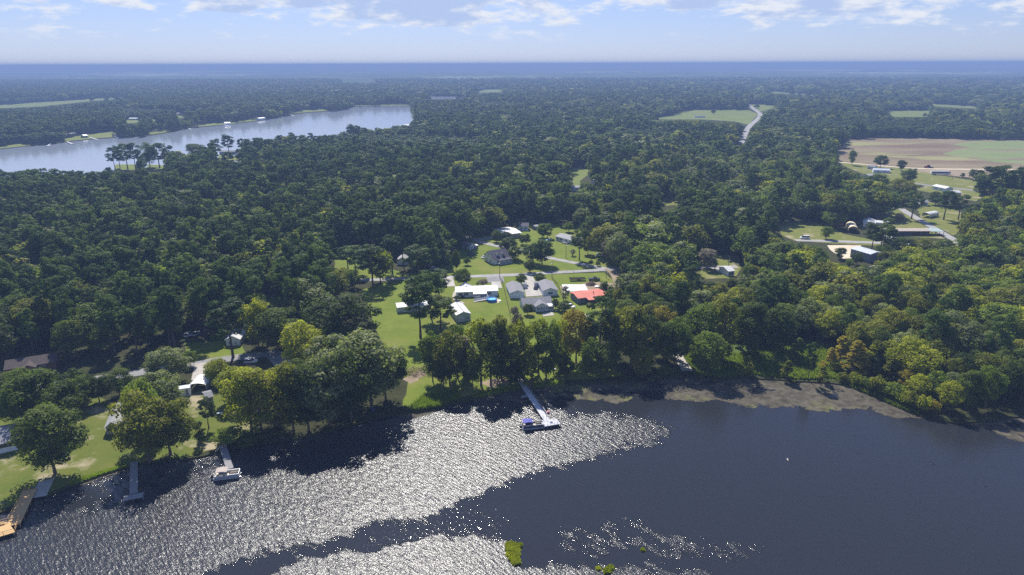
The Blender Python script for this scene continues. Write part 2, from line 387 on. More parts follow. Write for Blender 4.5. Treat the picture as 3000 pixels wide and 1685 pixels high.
WZ = -0.45
def water_material(near):
    m = bpy.data.materials.new('lake_water' if near else 'far_lake_water'); m.use_nodes = True
    t = m.node_tree; b = t.nodes['Principled BSDF']
    b.inputs['Base Color'].default_value = (0.021, 0.023, 0.028, 1) if near else (0.30, 0.34, 0.41, 1)  # far water's pale base colour and high index stand in for reflected sky
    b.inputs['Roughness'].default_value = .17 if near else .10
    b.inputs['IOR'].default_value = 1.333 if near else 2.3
    co = t.nodes.new('ShaderNodeTexCoord')
    def tex(scl, rot, sc, det, rough=.5):
        mp = t.nodes.new('ShaderNodeMapping'); mp.vector_type = 'TEXTURE'
        mp.inputs['Rotation'].default_value = (0, 0, rot); mp.inputs['Scale'].default_value = scl
        t.links.new(co.outputs['Object'], mp.inputs[0])
        n = t.nodes.new('ShaderNodeTexNoise'); n.inputs['Scale'].default_value = sc; n.inputs['Detail'].default_value = det; n.inputs['Roughness'].default_value = rough
        t.links.new(mp.outputs[0], n.inputs['Vector']); return n.outputs[0]
    def mth(op, a, c):
        n = t.nodes.new('ShaderNodeMath'); n.operation = op
        for i, v in enumerate((a, c)):
            if isinstance(v, (int, float)): n.inputs[i].default_value = v
            else: t.links.new(v, n.inputs[i])
        return n.outputs[0]
    if near:
        a1 = tex((3.6, 1, 1), R(-42), 1.7, 3, .5)
        a2 = tex((1.6, 1, 1), R(-25), 4.2, 2, .5)
        at = t.nodes.new('ShaderNodeAttribute'); at.attribute_name = 'ripple'
        h = mth('ADD', mth('MULTIPLY', a1, .255), mth('MULTIPLY', a2, .075))
        # gusts: the wind roughens the surface in cat's-paws that thin out towards the slicks
        pn = tex((2.2, 1, 1), R(-42), .42, 5, .68)
        gust = mth('ADD', mth('MULTIPLY', mth('SUBTRACT', at.outputs['Fac'], mth('ADD', mth('MULTIPLY', pn, 1.9), -.45)), 5.0), .5)
        cl = t.nodes.new('ShaderNodeClamp'); t.links.new(gust, cl.inputs[0]); gust = cl.outputs[0]
        amp = mth('ADD', mth('MULTIPLY', gust, .82), .21)
        h = mth('MULTIPLY', h, amp)
        t.links.new(mth('ADD', mth('MULTIPLY', gust, .19), .05), b.inputs['Roughness'])
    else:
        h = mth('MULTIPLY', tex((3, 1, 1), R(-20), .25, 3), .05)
    bm = t.nodes.new('ShaderNodeBump'); bm.inputs['Distance'].default_value = 1.0; bm.inputs['Strength'].default_value = 1.0
    t.links.new(h, bm.inputs['Height']); t.links.new(bm.outputs[0], b.inputs['Normal'])
    return m

def blur(a, k):
    for _ in range(3):
        for ax in (0, 1):
            c = np.cumsum(np.pad(a, [(k+1, k) if i == ax else (0, 0) for i in (0, 1)], mode='edge'), axis=ax)
            a = (np.take(c, range(2*k+1, c.shape[ax]), axis=ax) - np.take(c, range(0, c.shape[ax]-2*k-1), axis=ax)) / (2*k+1)
    return a
def near_lake():
    # wind state of the surface: breezy areas carry steep ripples, slicks lie almost flat
    lay = np.full((MH, MW), .0)
    def put(poly, v, k):
        nonlocal lay
        mk = np.zeros((MH, MW), bool); fill(mk, poly); w = blur(mk.astype(float), k)
        lay = lay * (1 - w) + v * w
    put([(600,1290),(1400,1150),(1700,1212),(1980,1248),(1940,1280),(1860,1298),(1738,1345),(1582,1380),(1505,1414),(1330,1470),(1194,1531),(1000,1569),(776,1632),(582,1680),(300,1800),(-900,2150),(-900,1500),(0,1510)], 1.05, 9)
    put([(776,1687),(873,1645),(1000,1612),(1272,1568),(1466,1580),(1490,1612),(1510,1660),(1700,1668),(2100,1670),(2100,2150),(100,2150)], 1.05, 7)
    put([(1600,1540),(1900,1520),(2250,1590),(2200,1660),(1900,1640),(1600,1620)], .45, 10)
    put([(1100,1520),(1400,1500),(1560,1530),(1480,1580),(1270,1566),(1000,1610)], .24, 5)
    put([(2450,1220),(2900,1280),(3300,1400),(2900,1470),(2500,1400),(2300,1330)], .12, 18)
    put([(93,1450),(210,1428),(373,1372),(560,1345),(700,1310),(740,1350),(560,1400),(300,1500),(100,1520)], .35, 8)
    xs = np.arange(-400, 400.1, 1.6); ys = np.arange(-100, 330.1, 1.6)
    X, Y = np.meshgrid(xs, ys)
    px, py, w = proj(X.ravel(), Y.ravel(), WZ)
    wob = lambda a, b, q: sum(np.sin(X.ravel() * a * k + Y.ravel() * b * k + q * k) / k for k in (1, 2.3, 5.1, 9.7))
    ix = np.clip(((px + 9 * wob(.11, .17, 1) - MX0) / MS), 0, MW - 1).astype(int); iy = np.clip(((py + 7 * wob(.16, -.13, 2) - MY0) / MS), 0, MH - 1).astype(int)
    rip = np.where(w > 5, lay[iy, ix], .6)
    nx, ny = len(xs), len(ys)
    vs = np.column_stack([X.ravel(), Y.ravel(), np.full(X.size, WZ)])
    i = np.arange(nx*ny).reshape(ny, nx)
    fs = np.stack([i[:-1, :-1], i[:-1, 1:], i[1:, 1:], i[1:, :-1]], -1).reshape(-1, 4)
    me = bpy.data.meshes.new('lake'); me.from_pydata(vs.tolist(), [], fs.tolist())
    at = me.attributes.new('ripple', 'FLOAT', 'POINT'); at.data.foreach_set('value', rip.astype(np.float32))
    me.materials.append(water_material(True))
    o = bpy.data.objects.new('lake', me); C.objects.link(o)
    tag(o, 'dark lake water glittering in the foreground', None, kind='structure')
    b = MB()
    for x0, x1, y0, y1 in ((-1500, -400, -400, 700), (400, 1500, -400, 700), (-400, 400, -400, -100)):
        b.add([(x0, y0, WZ), (x1, y0, WZ), (x1, y1, WZ), (x0, y1, WZ)], [(0, 1, 2, 3)])
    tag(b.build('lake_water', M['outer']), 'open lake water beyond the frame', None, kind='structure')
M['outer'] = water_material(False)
near_lake()
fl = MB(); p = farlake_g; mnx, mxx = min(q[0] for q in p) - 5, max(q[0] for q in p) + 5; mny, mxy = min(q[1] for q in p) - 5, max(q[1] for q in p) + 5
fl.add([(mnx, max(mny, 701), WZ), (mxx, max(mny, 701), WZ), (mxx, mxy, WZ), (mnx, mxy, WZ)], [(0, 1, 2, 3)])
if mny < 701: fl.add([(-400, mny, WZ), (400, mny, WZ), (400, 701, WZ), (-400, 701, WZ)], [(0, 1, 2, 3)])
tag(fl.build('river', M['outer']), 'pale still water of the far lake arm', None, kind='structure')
pw = MB(); x0 = min(q[0] for q in pond_g) - 5; x1 = max(q[0] for q in pond_g) + 5
# (the pond lies inside the far lake's sheet when their boxes meet)
if not (x0 > mnx and x1 < mxx and max(q[1] for q in pond_g) < mxy):
    y0 = max(min(q[1] for q in pond_g) - 5, mxy); y1 = max(q[1] for q in pond_g) + 5
    pw.add([(x0, y0, WZ), (x1, y0, WZ), (x1, y1, WZ), (x0, y1, WZ)], [(0, 1, 2, 3)])
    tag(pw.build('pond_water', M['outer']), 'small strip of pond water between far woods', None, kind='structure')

# ------------------------------------------------------------------ ground cover sheets
layer = [0]
def sheet(name, polys, m, z, label, block=True, see=None, jit=(4, .5), kind='structure'):
    mb = MB()
    for q, poly in enumerate(polys):
        g = jitter([g2(p) for p in poly], jit[0], jit[1], True, seed=len(poly) + q)
        mb.add([(x, y, z) for x, y in g], [tuple(range(len(g)))])
        if block: fill(base_mask, poly)
        if see: fill(see_mask, poly)
    o = mb.build(name, m)
    return tag(o, label, None, kind=kind)
def road(name, pts, width, m, z, label, see=False, close_up=1.0):
    g = [Vector(g2(p)) for p in pts]
    # smooth the centre line
    for _ in range(2):
        h = [g[0]]
        for a, b in zip(g[:-1], g[1:]): h += [a.lerp(b, .25), a.lerp(b, .75)]
        g = h + [g[-1]]
    mb = MB(); le = []; ri = []
    for i, p in enumerate(g):
        d = (g[min(i+1, len(g)-1)] - g[max(i-1, 0)]).normalized(); n = Vector((-d.y, d.x)) * width / 2
        le.append(p + n); ri.append(p - n)
    for i in range(len(g)-1):
        mb.add([(*ri[i], z), (*ri[i+1], z), (*le[i+1], z), (*le[i], z)], [(0, 1, 2, 3)])
    poly = []
    for q in [p * 1.0 for p in le] + [p * 1.0 for p in ri[::-1]]:
        a, b, _ = proj(q.x, q.y, 0); poly.append((float(a), float(b)))
    fill(base_mask, poly)
    if see: fill(see_mask, poly)
    return tag(mb.build(name, m), label, None, kind='structure')

sheet('lawn', [[(1060,850),(1128,826),(1190,822),(1300,816),(1440,810),(1620,803),(1770,798),(1806,832),(1780,880),(1750,960),(1765,1060),(1830,1100),(1740,1110),(1650,1114),(1575,1120),(1510,1126),(1440,1142),(1390,1155),(1340,1168),(1285,1188),
               (1215,1200),(1180,1190),(1195,1120),(1170,1060),(1120,1010),(1090,930),(1070,880)]], M['lawn'], .02, 'bright mown lawn of the lakeside yards')
sheet('lawn', [[(1270,808),(1290,780),(1345,730),(1390,700),(1420,690),(1470,665),(1560,655),(1700,660),(1722,700),(1762,735),(1800,770),(1836,796),(1790,796),(1760,790),(1620,798),(1440,806)]], M['lawn'], .03, 'bright mown lawn north of the lane')
sheet('lawn', [[(975,740),(1040,742),(1180,800),(1270,808),(1240,815),(1080,818),(985,800)], [(540,1006),(700,996),(720,1035),(640,1058),(545,1064)]], M['lawn'], .03, 'shaded lawn between the pines')
sheet('lawn', [[(-600,1400),(0,1150),(60,1120),(230,1135),(330,1180),(480,1150),(600,1140),(720,1180),(740,1260),(700,1294),(652,1310),(560,1336),(540,1341),(450,1347),(373,1363),(290,1386),(208,1417),(150,1441),(100,1440),(60,1472),(0,1494),(-500,1680)]], M['lawn_shore'], .02, 'patchy sunlit shore lawn around the docks')
sheet('lawn', [[(-100,1100),(0,1112),(130,1098),(140,1120),(60,1145),(-100,1190)]], M['lawn_dry'], .03, 'lawn before the brown house')
sheet('lawn', [[(2278,652),(2300,650),(2410,652),(2470,685),(2550,702),(2700,712),(2800,700),(2830,720),(2700,728),(2420,712),(2330,706),(2290,690)], [(2687,610),(2720,590),(2815,622),(2815,680),(2794,690),(2700,642)], [(2590,600),(2640,610),(2690,650),(2770,700),(2600,690),(2560,660)]], M['lawn_dry'], .02, 'sunlit yards around the right-hand sheds')
sheet('lawn', [[(2040,780),(2060,745),(2160,748),(2170,790),(2150,815),(2045,818)]], M['lawn_dry'], .02, 'small yard by the palm')
sheet('lawn', [[(1670,500),(1685,492),(1726,495),(1722,512),(1700,530),(1700,560),(1680,560),(1678,520)]], M['lawn_far'], .02, 'sunlit grass patch deep in the woods', see=True)
sheet('marsh', [[(1985,1010),(2030,1000),(2200,1010),(2330,990),(2440,1010),(2480,1060),(2480,1120),(2420,1112),(2330,1110),(2200,1097),(2100,1102),(2040,1096)]], M['marsh'], .02, 'dark green marsh edge')
sheet('field', [[(2478,408),(2560,404),(2700,405),(3000,411),(3900,420),(3900,492),(3000,494),(2815,494),(2660,494),(2460,474),(2455,440)]], M['field'], .02, 'bare brown ploughed field', see=True)
sheet('field', [[(2790,424),(2850,414),(3000,413),(3900,425),(3900,482),(3000,480),(2920,476),(2830,462),(2760,452),(2800,440),(2850,435)]], M['field_green'], .05, 'green part of the ploughed field', jit=(30, 8))
sheet('field', [[(2450,474),(2660,494),(2740,512),(2860,530),(2900,560),(2860,590),(2700,560),(2540,515),(2470,485)]], M['lawn_dry'], .03, 'grass strip below the ploughed field', see=True)
sheet('dirt_lot', [[(2660,494),(2815,493),(3000,495),(3300,500),(3300,560),(2900,545),(2840,520),(2740,512)]], M['dirt'], .06, 'pale bare dirt lot at the field edge')
sheet('meadow', [[(1900,348),(1960,338),(2000,326),(2040,321),(2190,322),(2222,334),(2205,352),(2195,366),(2150,356),(2060,350),(1960,350)], [(2194,306),(2230,305),(2275,311),(2250,322),(2222,328),(2200,318)]], M['lawn_far'], .03, 'sunlit meadow beside the country road', see=True)
sheet('meadow', [[(2594,325),(2724,323),(2724,343),(2620,343)], [(2718,304),(2790,308),(2910,314),(2850,318),(2740,312)], [(2252,267),(2400,278),(2398,281),(2255,272)], [(0,308),(250,291),(377,284),(376,287),(272,296),(120,312),(0,317),(-400,335),(-400,320)],
                 [(1000,238),(1110,238),(1090,243),(1010,243)], [(1395,270),(1420,263),(1468,262),(1470,270),(1400,272)], [(2900,368),(2990,372),(2990,377),(2900,375)]], M['lawn_far'], .03, 'far meadows among the woods', see=True, jit=(40, 4))
sheet('meadow', [[(1036,308),(1200,306),(1200,309),(1039,311)]], M['lawn_far'], .04, 'grassy dam at the end of the far lake', see=True)
sheet('lawn', [[(-60,436),(0,430),(60,420),(110,427),(62,429),(0,435)], [(190,404),(240,396),(335,383),(348,396),(342,401),(280,405),(194,414)], [(368,350),(405,352),(408,361),(372,361)], [(440,388),(495,380),(500,386),(430,396)],
               [(560,371),(610,362),(690,358),(690,362),(640,366),(563,372)], [(700,355),(780,346),(776,350),(700,359)], [(830,332),(900,322),(960,320),(960,324),(893,329)], [(520,338),(550,340),(548,346),(522,345)], [(445,348),(470,350),(468,356),(447,355)]], M['lawn_far'], .03, 'shore lawns on the far bank', see=True, jit=(15, 2))
sheet('lawn', [[(340,482),(400,482),(395,497),(335,499)], [(430,482),(480,484),(478,500),(432,503)], [(530,488),(560,490),(560,500),(532,500)], [(640,455),(710,458),(705,470),(640,468)]], M['lawn'], .03, 'sunlit grass on the near bank of the far lake', see=True, jit=(15, 1))
sheet('sand_lot', [[(2423,719),(2522,719),(2520,755),(2470,758),(2440,738)]], M['sand'], .04, 'bare pale sand lot', see=True)
sheet('dirt_patch', [[(1700,833),(1715,829),(1770,826),(1806,832),(1795,862),(1770,850),(1722,850)], [(1640,840),(1655,862),(1650,835)]], M['dirt'], .04, 'bare dirt around the slab')
sheet('dirt_patch', [[(1400,1120),(1470,1105),(1510,1115),(1440,1138)], [(860,1010),(930,975),(960,985),(900,1040)], [(1180,1110),(1240,1085),(1250,1100),(1200,1125)]], M['dirt'], .04, 'bare earth under the shore trees', jit=(1.5, .8))
sheet('dirt_patch', [[(1240,740),(1330,722),(1345,728),(1262,757)]], M['dirt'], .04, 'pine straw under the tall pine row', see=False, block=False)

road('road', [(560,1125),(900,1125)][:0] or [(-400,1165),(100,1140),(217,1122),(330,1104),(446,1086),(559,1071),(660,1052),(740,1042),(807,1036)], 6.0, M['asphalt_dark'], .10, 'grey lane passing the small white house')
road('road', [(790,1030),(815,1048),(835,1075),(842,1098),(850,1130)], 6.5, M['asphalt_dark'], .12, 'lane bend beneath the trees')
road('driveway', [(594,1064),(588,1085),(583,1112)], 5.0, M['concrete'], .14, 'pale concrete drive up to the white carport', see=True)
road('road', [(1000,822),(1100,820),(1186,817),(1312,813),(1439,808),(1543,804),(1621,799),(1738,793),(1772,790),(1795,795)], 4.6, M['asphalt'], .10, 'pale lane running past the yards')
road('road', [(1420,700),(1392,705),(1466,724),(1532,733),(1580,748),(1617,758),(1660,766),(1738,781),(1790,790)][1:], 4.4, M['asphalt'], .12, 'curving lane north of the yards')
road('road', [(1345,690),(1380,700),(1400,704),(1435,698),(1460,690)], 4.4, M['asphalt'], .14, 'drive to the white-roofed house')
road('road', [(1780,788),(1800,800),(1811,824),(1815,850)], 5.0, M['dirt'], .15, 'sandy track turning down at the corner')
road('road', [(1780,788),(1830,786),(1870,792)], 5.0, M['asphalt_dark'], .16, 'shaded lane end at the corner')
road('driveway', [(1448,810),(1452,820),(1454,828)], 8.5, M['asphalt_dark'], .14, 'grey drive apron by the pool home', see=True)
sheet('driveway', [[(1439,826),(1466,826),(1471,845),(1442,845)]], M['concrete'], .15, 'pink-grey concrete parking pad', see=True, jit=(50, 0))
road('driveway', [(1309,812),(1318,822),(1322,840)], 4.0, M['concrete'], .14, 'pale drive left of the pool home')
road('driveway', [(1543,806),(1552,822),(1560,838)], 5.2, M['concrete'], .14, 'concrete drive between the twin garages')
sheet('driveway', [[(1536,836),(1582,836),(1592,866),(1541,870)]], M['concrete'], .15, 'stained concrete court between the garages', see=True, jit=(50, 0))
sheet('slab', [[(1646,834),(1714,834),(1723,851),(1652,857)]], M['concrete_white'], .18, 'bright white concrete slab behind the red roof', see=True, jit=(90, 0))
sheet('patio', [[(1588,918),(1618,914),(1624,924),(1592,928)]], M['concrete'], .12, 'concrete patio behind the lake house', jit=(50, 0))
road('driveway', [(1338,852),(1330,870),(1336,880),(1356,890)], 2.2, M['concrete'], .13, 'curved path to the metal shed')
road('road', [(2330,704),(2411,706),(2543,711),(2640,713),(2738,716),(2800,714),(2860,700)], 5.5, M['asphalt'], .10, 'pale road between the yards and the wood')
road('road', [(2640,612),(2655,622),(2683,638),(2735,668),(2800,706)], 5.5, M['asphalt'], .12, 'pale side road running up beside the pines', see=True)
road('road', [(2020,786),(2050,784),(2100,783),(2160,782)], 5.0, M['asphalt'], .10, 'lane by the palm', see=True)
road('road', [(2090,784),(2105,792),(2135,806)], 4.0, M['concrete'], .12, 'drive by the palm', see=True)
road('road', [(2170,420),(2180,398),(2192,372),(2212,356),(2225,343),(2229,334),(2215,324),(2200,314),(2194,306)], 9.0, M['asphalt'], .10, 'country road climbing to the far meadow', see=True)
road('road', [(2450,475),(2560,484),(2660,493),(2760,496),(3000,497)], 6.0, M['sand'], .12, 'sandy field track', see=True)
road('road', [(2680,538),(2760,548),(2840,556),(2960,575)], 7.0, M['asphalt_dark'], .10, 'road below the dirt lot', see=True)
road('road', [(2145,525),(2160,535),(2165,545)], 5.0, M['asphalt'], .10, 'scrap of lane among the trees', see=True)
road('driveway', [(1985,1034),(1998,1058),(2016,1088)], 4.5, M['concrete'], .12, 'concrete boat ramp at the wood edge', see=True)
road('path', [(136,1408),(126,1430),(112,1458)], 3.6, M['concrete'], .12, 'shaded concrete boat ramp beneath the oak')
fill(base_mask, [(-900,1060),(0,1060),(200,1060),(560,1040),(860,1010),(940,960),(1010,850),(1300,816),(1830,800),(1790,880),(1840,1010),(1960,1030),(1990,1120),(-900,1900)])
for q in ([(1060,862),(1128,832),(1186,830),(1182,882),(1163,909),(1186,971),(1248,1045),(1260,1100),(1200,1080),(1155,987),(1116,964),(1078,870)],
          [(1300,812),(1300,790),(1330,765),(1345,735),(1375,700),(1400,690),(1460,672),(1490,664),(1560,658),(1640,664),(1690,672),(1730,735),(1760,740),(1800,790),(1815,830),(1760,850),(1730,870),(1700,900),(1650,960),(1380,960),(1320,930),(1300,880)],
          [(2278,652),(2400,652),(2460,665),(2500,655),(2540,640),(2590,645),(2640,612),(2690,605),(2815,620),(2810,690),(2780,716),(2640,716),(2540,712),(2560,730),(2530,760),(2440,745),(2400,708),(2300,695)],
          [(0,438),(194,416),(342,403),(493,389),(660,366),(827,341),(1000,324),(1200,312),(1212,345),(1200,360),(1130,372),(1080,372),(960,348),(900,352),(760,378),(650,398),(560,440),(500,440),(330,462),(300,500),(230,496),(160,494),(80,484),(0,500)],
          [(559,1062),(700,1040),(820,1030),(835,1096),(800,1085),(700,1064),(620,1088),(610,1140),(553,1140)], [(540,1006),(690,996),(690,1050),(545,1062)],
          [(2040,770),(2060,748),(2160,750),(2170,800),(2130,815),(2045,815)], [(2270,650),(2290,650),(2300,700)], [(0,1040),(170,1045),(170,1110),(0,1130)],
          [(1262,285),(1362,283),(1366,288),(1270,291)], [(1040,308),(1200,306),(1200,312),(1040,312)], [(1340,720),(1345,735),(1330,765)]):
    fill(see_mask, q)

sheet('lawn', [[(780,868),(819,862),(822,890),(800,900),(782,894)]], M['lawn'], .03, 'sunlit lawn scrap in the left wood', see=True)
sheet('lawn', [[(1930,590),(1955,575),(1985,578),(1985,600),(1950,604)]], M['lawn_dry'], .03, 'sunlit lawn scrap deep in the right wood', see=True)
sheet('lawn', [[(2130,450),(2150,446),(2152,458),(2134,460)], [(2080,520),(2100,515),(2104,530),(2084,534)], [(1405,360),(1420,356),(1424,362),(1408,364)], [(1992,440),(2010,438),(2008,446),(1994,447)]], M['lawn_far'], .03, 'little openings in the wood', see=True, jit=(20, 2))
fill(see_mask, [(968,725),(1010,730),(1005,768),(970,762)])
# ------------------------------------------------------------------ floating weed on the water
def weed_mat():
    m = mat('floating_weed', (0.040, 0.036, 0.026), .9, (0.115, 0.100, 0.072), .35, 10, col3=(0.17, 0.18, 0.05), scale3=.055, lo3=.55, hi3=.68, spec=.15, bump=.05, bscale=1.5)
    t = m.node_tree; b = t.nodes['Principled BSDF']; o = t.nodes['Material Output']
    co = t.nodes.new('ShaderNodeTexCoord')
    n = t.nodes.new('ShaderNodeTexNoise'); n.inputs['Scale'].default_value = .09; n.inputs['Detail'].default_value = 10; n.inputs['Roughness'].default_value = .72
    t.links.new(co.outputs['Object'], n.inputs['Vector'])
    at = t.nodes.new('ShaderNodeAttribute'); at.attribute_name = 'cover'
    k_ = t.nodes.new('ShaderNodeMath'); k_.operation = 'MULTIPLY_ADD'; k_.inputs[1].default_value = 1.9; k_.inputs[2].default_value = -.45; t.links.new(n.outputs[0], k_.inputs[0])
    s = t.nodes.new('ShaderNodeMath'); s.operation = 'ADD'
    t.links.new(k_.outputs[0], s.inputs[0]); t.links.new(at.outputs['Fac'], s.inputs[1])
    g = t.nodes.new('ShaderNodeMath'); g.operation = 'GREATER_THAN'; g.inputs[1].default_value = 1.0
    t.links.new(s.outputs[0], g.inputs[0])
    tr = t.nodes.new('ShaderNodeBsdfTransparent'); mx = t.nodes.new('ShaderNodeMixShader')
    t.links.new(g.outputs[0], mx.inputs[0]); t.links.new(tr.outputs[0], mx.inputs[1]); t.links.new(b.outputs[0], mx.inputs[2]); t.links.new(mx.outputs[0], o.inputs[0])
    return m
def weed():
    mk = np.zeros((MH, MW), bool)
    fill(mk, [(1360,1160),(1450,1125),(1514,1105),(1654,1092),(1817,1085),(1900,1080),(1980,1072),(2096,1072),(2213,1072),(2330,1082),(2420,1088),(2481,1095),(2560,1122),(2613,1150),(2679,1180),(2740,1196),(2796,1205),(2880,1200),(3000,1180),(3300,1170),
              (3300,1380),(3000,1312),(2932,1300),(2880,1262),(2790,1244),(2720,1243),(2606,1232),(2543,1207),(2427,1217),(2272,1204),(2190,1206),(2130,1192),(2101,1176),(2066,1191),(2000,1180),(1960,1176),(1890,1172),(1850,1186),(1800,1205),(1760,1198),(1700,1182),(1640,1185),(1600,1200),(1540,1196),(1480,1200),(1420,1200),(1380,1192)])
    w = blur(mk.astype(float), 7)
    thin = np.zeros((MH, MW), bool)
    fill(thin, [(1370,1100),(1800,1100),(1960,1110),(1900,1180),(1750,1230),(1370,1230)]); fill(thin, [(2840,1225),(3300,1200),(3300,1400),(2840,1300)])
    t = blur(thin.astype(float), 12)
    sh = np.zeros((MH, MW), bool)      # a thin pale fringe of scum along the left banks
    fill(sh, [(208,1424),(290,1392),(373,1368),(385,1376),(300,1402),(215,1434)]); fill(sh, [(470,1349),(547,1344),(652,1316),(660,1322),(560,1352),(470,1356)])
    fill(sh, [(1165,1211),(1225,1206),(1281,1198),(1290,1204),(1240,1222),(1180,1236),(1150,1222)])
    cov = np.clip(w * 1.15 - .50, -1, .62) - .12 * t + .08
    cov = np.maximum(cov, blur(sh.astype(float), 1) * 1.2 - .42)
    xs = np.arange(-150, 330, 1.0); ys = np.arange(120, 262, 1.0)
    X, Y = np.meshgrid(xs, ys); px, py, _ = proj(X.ravel(), Y.ravel(), WZ)
    ix = np.clip((px - MX0) / MS, 0, MW - 1).astype(int); iy = np.clip((py - MY0) / MS, 0, MH - 1).astype(int)
    cv = cov[iy, ix]
    nx, ny = len(xs), len(ys); i = np.arange(nx*ny).reshape(ny, nx)
    fs = np.stack([i[:-1, :-1], i[:-1, 1:], i[1:, 1:], i[1:, :-1]], -1).reshape(-1, 4)
    fs = fs[cv[fs].max(1) > .15]
    used = np.unique(fs); rm = np.full(nx*ny, -1); rm[used] = np.arange(len(used))
    vs = np.column_stack([X.ravel(), Y.ravel(), np.full(X.size, WZ + .03)])[used]
    me = bpy.data.meshes.new('floating_weed'); me.from_pydata(vs.tolist(), [], rm[fs].tolist())
    at = me.attributes.new('cover', 'FLOAT', 'POINT'); at.data.foreach_set('value', cv[used].astype(np.float32))
    me.materials.append(weed_mat())
    o = bpy.data.objects.new('floating_weed', me); C.objects.link(o)
    tag(o, 'brown mat of floating water weed along the shore', 'water weed', kind='stuff')
weed()

# ------------------------------------------------------------------ trees
def leaves(cen, rad, n, size, r, flat=1.0, up=.25, aspect=.7, shell=.55):
    """n leaf sprays on each clump: quads facing roughly outwards"""
    K = len(cen); c = np.repeat(cen, n, 0); rr = np.repeat(rad, n)[:, None]
    d = r.normal(size=(K*n, 3)); d[:, 2] += up; d /= np.linalg.norm(d, axis=1)[:, None]
    p = c + d * rr * (shell + (1 - shell) * r.random((K*n, 1))) * np.array([1, 1, flat])
    nn = d * 1.0 + r.normal(size=(K*n, 3)) * .28 + np.array([0, 0, .15]); nn /= np.linalg.norm(nn, axis=1)[:, None]
    t = np.cross(nn, r.normal(size=(K*n, 3))); t /= np.linalg.norm(t, axis=1)[:, None]; b = np.cross(nn, t)
    s = (size * (.6 + .8 * r.random((K*n, 1)))) * .5
    t = t * s; b = b * s * aspect
    v = np.stack([p - t, p - b, p + t, p + b], 1).reshape(-1, 3)     # diamond: reads more like a spray than a card
    return v
def crown_points(kind, Ht, r, dens):
    if kind == 'broad':
        n = int(46 * dens); cz = .56 * Ht; rx, rz = .36 * Ht, .42 * Ht
        d = r.normal(size=(n, 3)); d /= np.linalg.norm(d, axis=1)[:, None]
        q = .45 + .42 * r.random((n, 1)) ** .6
        c = d * q * np.array([rx, rx, rz]) + np.array([0, 0, cz]); c[:, 2] = np.maximum(c[:, 2], .20 * Ht)
        rad = Ht * (.085 + .075 * r.random(n)); return c, rad, .8, .30
    if kind == 'tall':      # airy upright sweetgum or young cypress
        n = int(44 * dens); z = .14 + .80 * r.random(n); w = .23 * np.sin(np.clip((z - .02) / 1.0, 0, 1) * math.pi) ** .6
        a = r.random(n) * 6.283; q = .35 + .65 * r.random(n)
        c = np.column_stack([np.cos(a) * w * q, np.sin(a) * w * q, z]) * Ht
        rad = Ht * (.055 + .05 * r.random(n)); return c, rad, .9, .3
    if kind == 'pine':
        n = int(46 * dens); z = .36 + .60 * r.random(n) ** .85; w = .175 * np.sqrt(np.clip(1 - ((z - .62) / .38) ** 2, .02, 1))
        a = np.arange(n) * 2.4 + r.random(n) * .5; q = .45 + .55 * r.random(n)
        c = np.column_stack([np.cos(a) * w * q, np.sin(a) * w * q, z]) * Ht
        rad = Ht * (.042 + .034 * r.random(n)); return c, rad, .7, .45
    if kind == 'cone':
        n = int(40 * dens); z = .10 + .88 * r.random(n) ** 1.15; w = .27 * (1.02 - z) ** .75
        a = np.arange(n) * 2.4 + r.random(n); q = .40 + .6 * r.random(n)
        c = np.column_stack([np.cos(a) * w * q, np.sin(a) * w * q, z]) * Ht
        rad = Ht * (.045 + .05 * r.random(n) * (1.1 - z)); return c, rad, .6, .2
    if kind == 'shrub':
        n = int(22 * dens); d = r.normal(size=(n, 3)); d[:, 2] = np.abs(d[:, 2]); d /= np.linalg.norm(d, axis=1)[:, None]
        c = d * .42 * Ht * (.4 + .6 * r.random((n, 1))) * np.array([1, 1, 1.15]) + np.array([0, 0, .30 * Ht])
        rad = Ht * (.16 + .07 * r.random(n)); return c, rad, .9, .3
def quads(name, v, m):
    n = len(v) // 4
    me = bpy.data.meshes.new(name)
    me.vertices.add(4*n); me.vertices.foreach_set('co', v.astype(np.float32).ravel())
    me.loops.add(4*n); me.loops.foreach_set('vertex_index', np.arange(4*n, dtype=np.int32))
    me.polygons.add(n); me.polygons.foreach_set('loop_start', np.arange(0, 4*n, 4, dtype=np.int32))
    me.update(calc_edges=True); me.materials.append(m)
    return me
def trunk_mb(kind, Ht, r, cen):
    mb = MB(); rt = Ht * (.013 if kind == 'pine' else .017)
    top = {'pine': .93, 'broad': .62, 'tall': .9, 'cone': .95, 'shrub': .5}[kind] * Ht
    pts = [Vector((0, 0, -.4))]; k = 5
    for i in range(1, k+1): pts.append(Vector((r.normal() * .010 * Ht * (i / k), r.normal() * .010 * Ht * (i / k), top * i / k)))
    for i in range(k): mb.bar(pts[i], pts[i+1], rt * (1.25 if i == 0 else 1 - .17 * i), 7, rt * (1 - .17 * (i+1)))
    idx = r.choice(len(cen), min(len(cen), 12 if kind in ('broad', 'tall') else 9), replace=False)
    for j in idx:
        c = Vector(cen[j]); z0 = max(.16 * Ht, min(top, c.z - Ht * (.18 if kind in ('broad', 'tall') else .03)))
        i = min(k - 1, int(z0 / top * k)); s = pts[i].lerp(pts[i+1], z0 / top * k - i)
        mb.bar(s, s.lerp(c, .9), rt * .42, 5, rt * .12)
    return mb
NOM = {'broad': (16., 5.5), 'tall': (16., 3.3), 'pine': (24., 4.2), 'cone': (10., 2.6), 'shrub': (3., 1.5)}
DET = {'broad': (150, .56), 'tall': (95, .50), 'pine': (120, .56), 'cone': (75, .42), 'shrub': (60, .26)}
HI = {}
